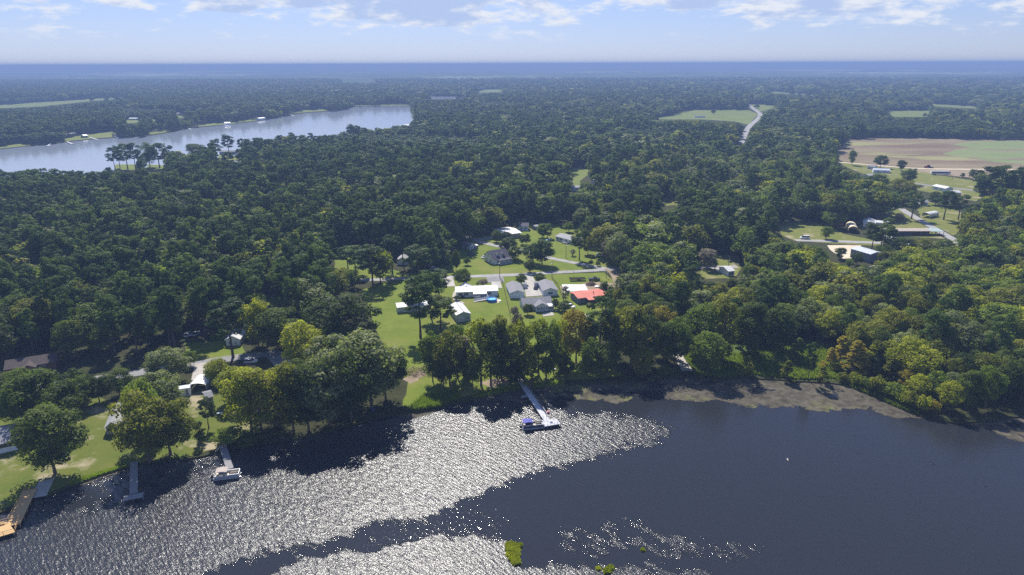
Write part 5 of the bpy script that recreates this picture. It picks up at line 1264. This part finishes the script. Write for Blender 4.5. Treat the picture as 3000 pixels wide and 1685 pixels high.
T('broad',1900,1072,915,50,'dark','dark tree towards the boat ramp')
T('tall',1938,1040,895,36,'gold','golden slim tree near the boat ramp')
T('broad',1975,1070,925,46,'green','green tree leaning over the boat ramp')
T('broad',1720,1050,960,36,'dark','dark understorey tree behind the golden one')
T('broad',2050,1045,880,60,'green','broad green tree right of the boat ramp')
T('tall',2115,1062,870,38,'olive','tall olive tree behind the marsh')
T('broad',2190,1040,880,56,'dark','dark tree behind the marsh')
T('broad',2270,1025,890,50,'dark','second dark tree behind the marsh')
for i, (px_, py_, tp_, hw_, ti_) in enumerate([(2470,1118,1088,20,'olive'),(2505,1126,1086,24,'yellow'),(2538,1140,1100,22,'green'),(2562,1150,1096,28,'olive'),(2592,1160,1112,24,'yellow'),(2618,1168,1108,30,'green'),(2648,1186,1136,26,'yellow'),(2676,1196,1140,28,'olive'),(2702,1206,1150,26,'yellow'),(2732,1214,1168,22,'gold')]):
    T('shrub', px_, py_, tp_, hw_, ti_, f"{ {'olive':'olive','yellow':'bright yellow-green','green':'mid-green','gold':'golden'}[ti_]} waterside bush, {'first second third fourth fifth sixth seventh eighth ninth tenth'.split()[i]} along the right bank from the marsh", 'waterside bushes of the right bank')
T('broad',228,1168,1078,44,'dark','dark tree behind the lawn between brown house and grey cottage')
T('broad',70,1245,1120,60,'green','leafy green tree behind the left shore house')
T('broad',352,1160,1078,40,'dark','dark tree between lane and grey cottage')
# yard trees
T('broad',1355,842,783,24,'dark','round dark tree by the lane left of the pool home')
T('broad',1336,796,728,16,'dark','narrow dark tree on the lawn left of the round bush')
T('shrub',1369,777,750,14,'green','round green bush on the lawn left of the dormer house')
T('pine',1492,752,697,24,'pine','dark pine just behind the dormer house')
T('broad',1510,762,718,20,'dark','dark tree crowding the back corner of the dormer house')
T('broad',1478,738,705,17,'dark','small dark tree behind the dormer house roof')
T('broad',1455,709,672,15,'dark','round tree by the forked drive')
T('broad',1484,706,678,15,'dark','tree in front of the dazzling white roof left side')
T('broad',1530,716,686,13,'dark','thin-stemmed tree left of the pair before the white roof')
T('broad',1544,719,683,12,'dark','thin-stemmed tree right of the pair before the white roof')
T('broad',1560,772,708,28,'pine','left crown of the big dark tree pair by the lane')
T('broad',1588,776,698,34,'pine','right crown of the big dark tree pair by the lane')
T('broad',1552,798,760,18,'dark','small tree at the lane foot of the dark pair')
T('broad',1588,697,654,18,'green','left of the twin round trees in the north yard')
T('broad',1604,697,654,18,'green','right of the twin round trees in the north yard')
T('broad',1666,680,650,14,'green','small tree at the north wood edge')
T('pine',1697,762,667,24,'green','tall tree in front of the grey-roofed bungalow')
T('broad',1722,745,690,18,'olive','light leafy tree right of the tall bungalow tree')
T('tall',1678,750,730,7,'bare','tiny reddish sapling on the lawn')
T('broad',1808,783,678,34,'grey','large grey-green tree at the corner of the lanes')
T('broad',1782,770,700,24,'bare','thin brownish tree left of the large corner tree')
T('shrub',1732,777,760,9,'dark','left of two dark shrubs by the curving lane')
T('shrub',1752,780,762,10,'dark','right of two dark shrubs by the curving lane')
T('broad',1527,834,800,16,'dark','small round tree behind the left garage')
T('broad',1583,832,798,16,'dark','small round tree behind the right garage')
T('broad',1415,838,816,14,'bare','low brownish tree behind the pool home')
T('shrub',1398,834,826,5,'dark','little dark bush beside the low brownish tree')
T('shrub',1770,866,815,16,'pine','dark domed evergreen beside the red-roofed house')
T('shrub',1788,872,828,12,'dark','smaller evergreen right of the domed one')
T('tall',1657,880,838,11,'bare','small thin tree left of the slab')
T('broad',1627,906,874,12,'dark','round evergreen at the lake house sunroom corner')
T('broad',1650,912,884,20,'dark','bushy shrub mass between lake house and red roof')
T('broad',1546,922,888,16,'dark','round shrub tree before the lake house left end')
T('broad',1508,930,896,13,'bare','pale bare-twigged tree left of the pale pair by the fence')
T('broad',1516,968,914,17,'bare','larger pale bare-twigged tree below the other by the fence')
T('shrub',1338,880,862,12,'dark','dark bushes at the left end of the pool home')
T('shrub',1356,872,864,6,'dark','small bush under the pool home windows')
T('pine',1232,990,806,48,'pine','tallest dark pine of the clump on the main lawn')
T('pine',1262,930,790,38,'pine','second dark pine in the main lawn clump')
T('pine',1292,968,866,42,'dark','bushy dark pine before the metal shed')
T('pine',1286,868,790,34,'pine','dark pine behind the long white shed')
T('pine',1218,900,812,26,'pine','slim dark pine on the left side of the lawn clump')
T('broad',1330,985,950,18,'dark','shrubby tree beside the metal shed corner')
T('pine',1093,840,716,42,'pine','large dark pine standing at the top of the main lawn')
T('pine',1042,806,720,34,'pine','dark pine left of the large lawn-top pine')
T('pine',1020,790,716,26,'pine','small dark pine on the shaded left lawn')
T('pine',1150,800,690,30,'pine','dark pine in front of the hidden white house')
T('pine',1225,818,718,38,'pine','wide dark pine by the parked white car')
T('pine',1265,800,714,24,'pine','dark pine at the west end of the north lawn')
T('pine',1300,770,700,22,'dark','small dark pine below the pine row end')
T('broad',1312,788,742,16,'dark','rounded bush-like tree at the north lawn edge')
# cypresses in the marsh
for a in [(2186,1096,1040,25,'olive','small conical cypress standing in the marsh edge'),(2305,1112,1056,28,'olive','small cypress rooted in the weed mat'),(2408,1116,1068,20,'olive','smallest cypress at the marsh rim'),
          (2334,1062,990,32,'green','green cypress behind the weed-mat cypress'),(2500,1100,1000,52,'gold','large golden cypress of the right-hand shore'),(2458,1068,985,36,'gold','golden cypress left of the large one'),
          (2430,1080,1020,28,'gold','small golden cypress at the marsh back'),(2545,1095,1010,32,'yellow','yellow cypress right of the large golden one'),(2600,1120,1040,30,'olive','olive cypress above the reed fringe')]:
    T('cone', *a)
fill(base_mask, [(2440,1080),(2560,1105),(2620,1130),(2700,1160),(2800,1180),(3000,1155),(3500,1130),(3500,1250),(2700,1260),(2440,1140)])
for i, (px, py, tp, hw, ti, lb) in enumerate([(2690,1196,1110,44,'yellow','yellow shrubby tree at the right shore point'),(2655,1165,1095,36,'gold','golden shrubby tree above the reed fringe'),(2735,1200,1098,40,'green','green shrubby tree at the right shore point'),
      (2770,1226,1125,42,'yellow','bright bush-like tree nearest the water at the right point'),(2830,1222,1095,48,'dark','dark tree right of the shore point'),(2885,1218,1080,46,'green','green tree near the right-hand bank'),
      (2940,1200,1070,44,'dark','dark tree over the right-hand bank'),(2990,1195,1060,48,'dark','darkest tree at the frame side of the right bank'),(2790,1170,1060,40,'olive','olive tree behind the right shore point'),(2720,1150,1050,36,'olive','olive tree behind the golden shrubby ones')]):
    T('broad', px, py - 22, tp - 14, hw * .78, ti, lb)
# pines on the near bank of the far lake, and lone trees in the fields
for a in [('pine',338,500,430,17,'pine','leftmost slender pine on the far lake near bank'),('pine',352,492,424,14,'pine','slender pine beside the leftmost one'),('pine',375,496,418,22,'pine','wide-headed pine of the bank group'),('pine',398,498,416,18,'pine','pine between the wide-headed ones on the bank'),
          ('broad',440,490,414,26,'pine','great domed tree in the bank group'),('pine',468,492,416,24,'pine','dark pine right of the great domed tree'),('pine',500,494,424,16,'pine','slender pine at the right of the bank group'),
          ('broad',515,502,465,16,'green','round tree below the slender right pine'),('broad',575,470,418,30,'dark','round dark tree at the water left of the wooded bank'),('pine',635,462,405,18,'pine','pine at the water right of the round dark tree'),
          ('pine',672,458,392,18,'pine','tall pine at the wooded bank corner'),('broad',560,500,450,30,'green','green round tree on the near bank lawn'),
          ('broad',2495,484,438,12,'green','lone tree at the left side of the ploughed field'),('broad',2578,492,452,20,'dark','round lone tree before the ploughed field'),('broad',2640,500,468,14,'dark','tree before the sandy track'),
          ('pine',2764,644,557,26,'pine','left of two lone pines in the right-hand yard'),('pine',2807,643,568,24,'pine','right of two lone pines in the right-hand yard'),('pine',2670,642,556,24,'pine','tall pine beside the pale side road'),
          ('broad',2634,650,622,13,'bare','dark purplish round shrub tree by the side road'),('broad',2440,668,612,30,'green','leafy tree beside the brown shed'),('broad',2070,786,726,30,'bare','greyish round tree above the palm yard'),
          ('pine',2578,745,655,32,'dark','open-crowned pine before the metal barn'),('pine',2552,740,650,26,'dark','open-crowned pine left of the barn roof'),('broad',2460,760,724,18,'dark','dark round tree against the sand lot'),
          ('broad',2090,334,320,7,'dark','lone dark tree standing in the sunlit meadow'),('broad',2216,318,306,8,'dark','dark tree beside the top of the country road'),('broad',2708,343,331,6,'dark','lone tree on the small far meadow'),
          ('cone',602,705,632,14,'pine','dark pointed conifer among the round wood crowns'),('broad',562,370,357,8,'yellow','pale round tree on the far bank')]:
    T(*a)
for a in [('broad',2602,668,636,16,'green','round tree behind the machine shed'),('broad',2420,700,662,18,'green','small leafy tree on the lawn edge by the van road'),('broad',2640,748,692,34,'green','leafy tree below the machine shed left part'),
          ('broad',2700,752,696,36,'olive','olive tree below the machine shed right part'),('broad',2765,745,700,30,'green','leafy tree at the lower road corner'),('pine',2600,735,660,22,'pine','slim pine before the machine shed'),
          ('broad',2590,760,715,30,'green','leafy tree hugging the right wall of the metal barn'),('broad',2510,778,738,20,'dark','dark tree at the left foot of the metal barn'),('broad',2740,600,560,22,'dark','dark tree beside the upper right yard'),
          ('broad',2880,590,520,26,'dark','dark tree right of the lower road'),('pine',2880,600,486,30,'pine','tall pine left in the right-hand stand'),('pine',2920,606,480,34,'pine','tall pine in the middle of the right-hand stand'),('pine',2965,612,482,30,'pine','tall pine right in the right-hand stand'),
          ('broad',2560,560,505,34,'green','round tree in front of the blue-grey houses'),('broad',2640,575,520,40,'olive','broad olive tree below the grass strip'),('broad',2660,540,492,22,'green','tree between field strip and lower road')]:
    T(*a)
# palm
x, y = g2((2093, 796)); o = empty('palm_tree', (x, y, 0), 0, 'lone palm with thin trunk beside the drive', 'palm tree')
MB().bar((0, 0, -.3), (.2, 0, 4.4), .26, 8, .18).build('trunk', M['bark'], o)
r = np.random.default_rng(4); v = []
for i in range(46):
    a = i * 2.4; el = r.random() * 1.5 - .4; d = np.array([math.cos(a)*math.cos(el), math.sin(a)*math.cos(el), math.sin(el)]); s = np.cross(d, [0, 0, 1]); s /= np.linalg.norm(s); b = np.array([.2, 0, 4.4])
    v += [b, b + d*1.1 - s*.45 + [0, 0, .1], b + d*1.9 + [0, 0, -.35], b + d*1.1 + s*.45 + [0, 0, .1]]
c = bpy.data.objects.new('crown', quads('palm_crown', np.array(v), FOL['green'])); C.objects.link(c); c.parent = o
# the row of tall planted pines behind the hidden white house
rowlab = 'tall bare-stemmed pine of the planted row north of the lawn'
rr = random.Random(12)
ORDP = 'first second third fourth fifth sixth seventh eighth ninth tenth eleventh twelfth thirteenth fourteenth fifteenth'.split()
for row in range(4):
    for i in range(15):
        px = 1150 + i * 15.5 + rr.uniform(-3, 3) + row * 4; py = 742 - row * 13 - i * .9 + rr.uniform(-2, 2)
        if px > 1372: continue
        x, y = g2((px, py)); tree_at('pine', x, y, rr.uniform(21, 25), rr.uniform(2.8, 3.9), 'pine', f"bare-stemmed planted pine, {ORDP[i]} from the left in the {['front', 'second', 'third', 'rearmost'][row]} row", 'tall pines of the planted row')

# ------------------------------------------------------------------ the woods
def jgrid(y0, y1, s, wide=.92, jit=.42):
    ys = np.arange(y0, y1, s * .9); X = []; Y = []
    for i, yy in enumerate(ys):
        w = yy * wide + 60; xs = np.arange(-w, w, s) + (i % 2) * s / 2
        X.append(xs); Y.append(np.full(len(xs), yy))
    X = np.concatenate(X); Y = np.concatenate(Y)
    return X + rng.uniform(-jit, jit, len(X)) * s, Y + rng.uniform(-jit, jit, len(X)) * s
def lowfreq(X, Y, s, seed):
    r = np.random.default_rng(seed); v = np.zeros(len(X))
    for k in range(6):
        a = r.random() * 6.28; f = (1 + k*.6) / s; v += np.sin((X*math.cos(a) + Y*math.sin(a)) * f * 6.28 + r.random() * 6.28) / (1 + k*.5)
    return v / 2.2
def choose(X, Y, px, py):
    """which kind of tree grows here: pines on the left and in stands, leafy trees on the right"""
    n = len(X); u = rng.random(n); lf = lowfreq(X, Y, 260, 5); lf2 = lowfreq(X, Y, 90, 9)
    ppine = np.clip(.62 - (px - 1000) / 2600 + .30 * lf, .12, .92)
    ppine = np.where((py > 760) & (px > 1850), .12, ppine)
    ppine = np.where((py > 640) & (px < 900), np.clip(.62 + .3*lf2, .3, .9), ppine)
    pine = u < ppine
    v = rng.random(n) + .22 * lf2 + np.where((px > 1750) & (py > 760), .16, 0.0)
    v = v + .20 * lowfreq(X, Y, 420, 31)
    tint = np.where(v < .30, 'dark', np.where(v < .60, 'green', np.where(v < .80, 'grey', np.where(v < 1.0, 'olive', 'yellow'))))
    return pine, tint
def place(X, Y, hs, spread):
    """drops trees that would stand in a clearing or hide one"""
    px, py, w = proj(X, Y, 0)
    ok = (w > 60) & ~look(base_mask, px, py, False) & (px > MX0 + 10) & (px < MX0 + MW*MS - 10) & (py < 1500)
    for f in (.15, .4, .65, .85, 1.0):
        qx, qy, _ = proj(X, Y, hs * f); half = spread * F / w * (.85 if 0.3 < f < .9 else .4)
        for d in (-1, 0, 1): ok &= ~look(see_mask, qx + d * half, qy, False)
    return ok, px, py, w

X, Y = jgrid(190, 720, 7.8); hs = rng.uniform(15, 24, len(X)); px, py, w = proj(X, Y, 0)
pine, tint = choose(X, Y, px, py)
hs = np.where(pine, rng.uniform(16, 27, len(X)), rng.uniform(10, 20, len(X)))
hs = np.where((px > 1850) & (py > 780), hs * .88, hs)
big = ~pine & (rng.random(len(X)) < .09); hs = np.where(big, np.maximum(hs, 16) * 1.15, hs)
sp = np.where(pine, hs * .185, hs * .39) * rng.uniform(.75, 1.25, len(hs)) * np.where(big, 1.4, 1.0)
ok, px, py, w = place(X, Y, hs, sp)
# lower trees get in where tall ones would have hidden a clearing
h2 = hs * .5; ok2, _, _, _ = place(X, Y, h2, sp * .6)
low = ok2 & ~ok
hs = np.where(low, h2, hs); sp = np.where(low, sp * .6, sp); ok = ok | ok2
pine = pine & ~low
ok &= (rng.random(len(X)) > .05) & ~((lowfreq(X, Y, 60, 77) > .95) & (rng.random(len(X)) < .8))
X, Y, hs, sp, pine, tint, px, py, w = (a[ok] for a in (X, Y, hs, sp, pine, tint, px, py, w))
order = np.argsort(w); inframe = (px > -60) & (px < 3060)
MARKS = [('the brown house',90,1090),('the arched carport',580,1140),('the white cottage',684,1012),('the lane bend',830,1060),('the pale open-crowned tree',912,962),('the hidden white house',1180,776),('the long white shed',1210,912),
 ('the planted pine row',1260,715),('the dazzling white roof',1498,690),('the grey-roofed bungalow',1653,705),('the corner of the lanes',1790,790),('the red-roofed house',1735,885),('the boat ramp',2005,1060),('the palm',2093,796),
 ('the white van',2357,700),('the sand lot',2470,745),('the metal barn',2560,765),('the long machine shed',2660,692),('the marsh cypresses',2186,1090),('the large golden cypress',2500,1098),('the right shore point',2740,1222),
 ('the pointed conifer',602,705),('the lone brown roof',960,640),('the lone pale roof',195,880),('the two lone pines',2785,642),('the lawn-top pine',1093,840),('the white wood-hidden hut',2225,902),
 ('the tarp-roofed house',2545,662),('the carport drive tree',497,1118)]
MK = [(n_, *g2((a, b))) for n_, a, b in MARKS]
ORD = 'nearest second third fourth fifth sixth seventh eighth ninth tenth eleventh twelfth thirteenth fourteenth fifteenth sixteenth seventeenth eighteenth nineteenth twentieth'.split()
def unique_labels(items):
    """items: (description, x, y); a label from the nearest landmark, the side seen from the lake and the rank by distance"""
    cells = {}
    for i, (d, x, y) in enumerate(items):
        n_, mx_, my_ = min(MK, key=lambda m: (m[1]-x)**2 + (m[2]-y)**2)
        dx, dy = x - mx_, y - my_; a = math.degrees(math.atan2(dy, dx)) % 360
        side = ['right of', 'behind and right of', 'behind', 'behind and left of', 'left of', 'in front and left of', 'in front of', 'in front and right of'][int((a + 22.5) // 45) % 8]
        cells.setdefault((d, side, n_), []).append((math.hypot(dx, dy), i))
    out = [''] * len(items)
    for (d, side, n_), l in cells.items():
        l.sort()
        for r_, (_, i) in enumerate(l):
            out[i] = f"{d} {side} {n_}" if len(l) == 1 else f"{d} {side} {n_}, {ORD[min(r_, 19)] if r_ else 'nearest'}{' nearest' if r_ else ''}"
    return out
pend = []
def zone(px, py):
    if px < 700: return 'left wood behind the brown house' if py > 900 else ('left wood above the cottage' if py > 700 else 'deep left wood near the far lake')
    if px < 1150: return 'wood left of the main lawn' if py > 760 else 'wood west of the planted pine row'
    if px < 1850: return 'wood beside the red-roofed house' if py > 800 else 'wood north of the yards'
    if px < 2300: return 'wood right of the lakeside row' if py > 850 else 'wood around the palm yard'
    return 'right-hand shore wood' if py > 980 else ('right-hand wood below the metal barn' if py > 760 else 'wood behind the right-hand yards')
words = {'pine': 'dark', 'dark': 'dark green', 'green': 'mid-green', 'grey': 'pale grey-green', 'olive': 'olive', 'yellow': 'yellow-green'}
cap = {'pine': 175, 'broad': 190}; used = {'pine': 0, 'broad': 0}; rest = []
for i in order:
    k = 'pine' if pine[i] else 'broad'
    if inframe[i] and used[k] < cap[k]:
        used[k] += 1; z_ = zone(px[i], py[i]); ti = 'pine' if pine[i] else str(tint[i])
        size = 'low ' if hs[i] < 11 else ('tall ' if hs[i] > (21 if pine[i] else 16) else '')
        pend.append((k, X[i], Y[i], hs[i], sp[i], ti, f"{size}{words[ti]} {'pine' if pine[i] else 'tree'}", ('pines' if pine[i] else 'leafy trees') + ' of the ' + z_))
    else: rest.append(i)
rest = np.array(rest)
for q, lb in zip(pend, unique_labels([(p_[6], p_[1], p_[2]) for p_ in pend])): tree_at(*q[:6], lb, q[7])
IDX = {'pine': 0, 'dark': 4, 'green': 6, 'grey': 8, 'olive': 10, 'yellow': 11}

# templates for the mass of the wood (not linked to the scene by themselves)
def template(name, kind, tint, seed, dens, n, size, coll):
    r = np.random.default_rng(seed); Ht = NOM[kind][0]; cen, rad, flat, up = crown_points(kind, Ht, r, dens)
    lv = leaves(cen, rad, n, size, r, flat, up)
    me = quads(name, lv, FOL[tint]); tm = trunk_mb(kind, Ht, r, cen)
    me2 = tm.mesh('t', M['bark'])
    import bmesh
    b = bmesh.new(); b.from_mesh(me); k = len(b.faces); b.from_mesh(me2); b.faces.ensure_lookup_table()
    for f in b.faces[k:]: f.material_index = 1
    b.to_mesh(me); b.free(); me.materials.append(M['bark'])
    o = bpy.data.objects.new(name, me); coll.objects.link(o); return o
def template_set(pref, dens, n, size):
    coll = bpy.data.collections.new(pref)
    lst = [('pine','pine')]*4 + [('broad','dark')]*2 + [('broad','green')]*2 + [('broad','grey')]*2 + [('broad','olive'), ('broad','yellow')]
    for i, (k, t_) in enumerate(lst): template(f'{pref}_{i:02d}', k, t_, 300 + i, dens, int(n * (1.0 if k == 'pine' else 1.0)), size * (.8 if k == 'pine' else 1), coll)
    return coll
def scatter(name, coll, P, scl, rot, idx, label):
    me = bpy.data.meshes.new(name); me.from_pydata(P.tolist(), [], [])
    for nm, ty, v in (('tscale', 'FLOAT_VECTOR', scl), ('trot', 'FLOAT', rot), ('tidx', 'INT', idx)):
        a = me.attributes.new(nm, ty, 'POINT'); a.data.foreach_set('vector' if ty == 'FLOAT_VECTOR' else 'value', np.ascontiguousarray(v, dtype=np.int32 if ty == 'INT' else np.float32).ravel())
    o = bpy.data.objects.new(name, me); C.objects.link(o)
    ng = bpy.data.node_groups.new(name, 'GeometryNodeTree')
    ng.interface.new_socket('Geometry', in_out='INPUT', socket_type='NodeSocketGeometry'); ng.interface.new_socket('Geometry', in_out='OUTPUT', socket_type='NodeSocketGeometry')
    gi = ng.nodes.new('NodeGroupInput'); go = ng.nodes.new('NodeGroupOutput'); ip = ng.nodes.new('GeometryNodeInstanceOnPoints'); ci = ng.nodes.new('GeometryNodeCollectionInfo')
    ci.inputs[0].default_value = coll; ci.inputs[1].default_value = True; ci.inputs[2].default_value = True
    def attr(nm, ty):
        a = ng.nodes.new('GeometryNodeInputNamedAttribute'); a.data_type = ty; a.inputs[0].default_value = nm
        return [s for s in a.outputs if s.enabled][0]
    ng.links.new(gi.outputs[0], ip.inputs['Points']); ng.links.new(ci.outputs[0], ip.inputs['Instance'])
    ip.inputs['Pick Instance'].default_value = True
    ng.links.new(attr('tidx', 'INT'), ip.inputs['Instance Index']); ng.links.new(attr('tscale', 'FLOAT_VECTOR'), ip.inputs['Scale'])
    cx_ = ng.nodes.new('ShaderNodeCombineXYZ'); ng.links.new(attr('trot', 'FLOAT'), cx_.inputs[2]); ng.links.new(cx_.outputs[0], ip.inputs['Rotation'])
    ng.links.new(ip.outputs[0], go.inputs[0])
    md = o.modifiers.new('scatter', 'NODES'); md.node_group = ng
    return tag(o, label, 'woodland', kind='stuff')
def pack(X, Y, hs, sp, pine, tint):
    n = len(X); idx = np.where(pine, rng.integers(0, 4, n), 0)
    for t_, b in (('dark', 4), ('green', 6), ('grey', 8)): idx = np.where(~pine & (tint == t_), b + rng.integers(0, 2, n), idx)
    idx = np.where(~pine & (tint == 'olive'), 10, idx); idx = np.where(~pine & (tint == 'yellow'), 11, idx)
    H0 = np.where(pine, NOM['pine'][0], NOM['broad'][0]); R0 = np.where(pine, NOM['pine'][1], NOM['broad'][1])
    return np.column_stack([X, Y, X*0]), np.column_stack([sp/R0, sp/R0, hs/H0]), rng.random(n) * 6.28, idx
near_set = template_set('wood_near', .9, 60, .95)
scatter('woodland', near_set, *pack(X[rest], Y[rest], hs[rest], sp[rest], pine[rest], tint[rest]), 'dense mixed wood of pines and leafy trees')
def ring(y0, y1, s, hmul, smul, coll, name, label, wide=.84):
    X, Y = jgrid(y0, y1, s, wide); px, py, w = proj(X, Y, 0); pine, tint = choose(X, Y, px, py)
    # even-aged plantations: patches of smaller, uniform pines
    pl = lowfreq(X, Y, 700, 21) > .55
    pine = pine | pl; hv = np.where(pl, .62, 1.0)
    hs = np.where(pine, rng.uniform(16, 25, len(X)), rng.uniform(10, 19, len(X))) * hmul * hv
    sp = np.where(pine, 4.6, hs * .38) * smul * rng.uniform(.75, 1.25, len(X))
    big = ~pine & (rng.random(len(X)) < .10); hs = np.where(big, hs * 1.2, hs); sp = np.where(big, sp * 1.55, sp)
    ok, px, py, w = place(X, Y, hs, sp)
    h2 = hs * .45; ok2, *_ = place(X, Y, h2, sp * .6); low = ok2 & ~ok
    hs = np.where(low, h2, hs); sp = np.where(low, sp * .6, sp); ok |= ok2
    a = [v[ok] for v in (X, Y, hs, sp, pine, tint)]
    scatter(name, coll, *pack(*a), label)
    return int(ok.sum())
mid_set = template_set('wood_mid', .7, 26, 1.7)
far_set = template_set('wood_far', .45, 14, 3.0)
ring(720, 1300, 8.5, 1.0, 1.15, mid_set, 'woodland', 'middle-distance wood between the lakes')
ring(1300, 2300, 11.5, 1.0, 1.45, mid_set, 'woodland', 'distant wood beyond the far lake')
ring(2300, 4600, 21.0, 1.0, 2.6, far_set, 'woodland', 'far blue-green wood towards the horizon')

# beyond that the crowns close into one rough canopy
def canopy():
    rs = [4400 * (70000/4400) ** (i/170) for i in range(171)]; na = 420
    an = np.linspace(R(-58), R(58), na); V = []; r = np.random.default_rng(8)
    RR, AA = np.meshgrid(np.array(rs), an, indexing='ij'); X = RR * np.sin(AA); Y = RR * np.cos(AA)
    lf = lowfreq(X.ravel(), Y.ravel(), 2600, 3).reshape(X.shape); lf2 = lowfreq(X.ravel(), Y.ravel(), 700, 4).reshape(X.shape)
    Z = 14 + 5 * lf + 3 * lf2 + r.uniform(-4, 4, X.shape); Z[0, :] = -1
    nr = len(rs); i = np.arange(nr*na).reshape(nr, na)
    fs = np.stack([i[:-1, :-1], i[:-1, 1:], i[1:, 1:], i[1:, :-1]], -1).reshape(-1, 4)
    me = bpy.data.meshes.new('distant_woodland'); me.from_pydata(np.column_stack([X.ravel(), Y.ravel(), Z.ravel()]).tolist(), [], fs[:, ::-1].tolist())
    me.materials.append(mat('distant_canopy', (0.035, 0.060, 0.022), .95, (0.13, 0.16, 0.065), .0022, 10, spec=.05, col3=(.36, .38, .24), scale3=.00035, lo3=.54, hi3=.60))
    o = bpy.data.objects.new('distant_woodland', me); C.objects.link(o)
    tag(o, 'closed woodland canopy fading to the horizon', 'woodland', kind='stuff')
    b = MB()
    for (px0, px1, py0, py1) in ((-300, 215, 211.5, 214.5), (1330, 1372, 191, 193), (1700, 1760, 188.6, 190), (2520, 2620, 203.5, 205.5), (90, 118, 196, 197.5)):
        x0, y0 = g2((px0, py1), 24); x1, y1 = g2((px1, py1), 24); x2, y2 = g2((px1, py0), 24); x3, y3 = g2((px0, py0), 24)
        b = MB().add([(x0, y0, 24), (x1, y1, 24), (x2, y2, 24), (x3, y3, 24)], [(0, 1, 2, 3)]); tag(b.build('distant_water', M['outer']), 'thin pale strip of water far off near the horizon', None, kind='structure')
canopy()
# far water tower on the skyline
x, y = g2((797, 201)); o = empty('water_tower', (x, y, 0), 0, 'tiny water tower breaking the skyline', 'water tower')
MB().bar((0, 0, 0), (0, 0, 84), 6, 8).build('stem', M['concrete'], o); MB().lathe([(4, 82), (30, 90), (34, 100), (20, 111), (.1, 114)], 16).build('tank', M['concrete'], o, True)

# ------------------------------------------------------------------ haze
def haze(dist, dens, col, aniso):
    m = bpy.data.materials.new('haze'); m.use_nodes = True; t = m.node_tree; t.nodes.clear()
    o = t.nodes.new('ShaderNodeOutputMaterial'); v = t.nodes.new('ShaderNodeVolumePrincipled')
    v.inputs['Color'].default_value = (*col, 1); v.inputs['Density'].default_value = dens; v.inputs['Anisotropy'].default_value = aniso
    t.links.new(v.outputs[0], o.inputs['Volume'])
    b = MB().box(-dist, dist, -800, dist, -5, 116).build('haze', m)
    tag(b, 'thin blue summer haze over the plain', None, kind='stuff')
HAZE = True
if HAZE: haze(80000, 1/3900, (.31, .45, .77), .0)
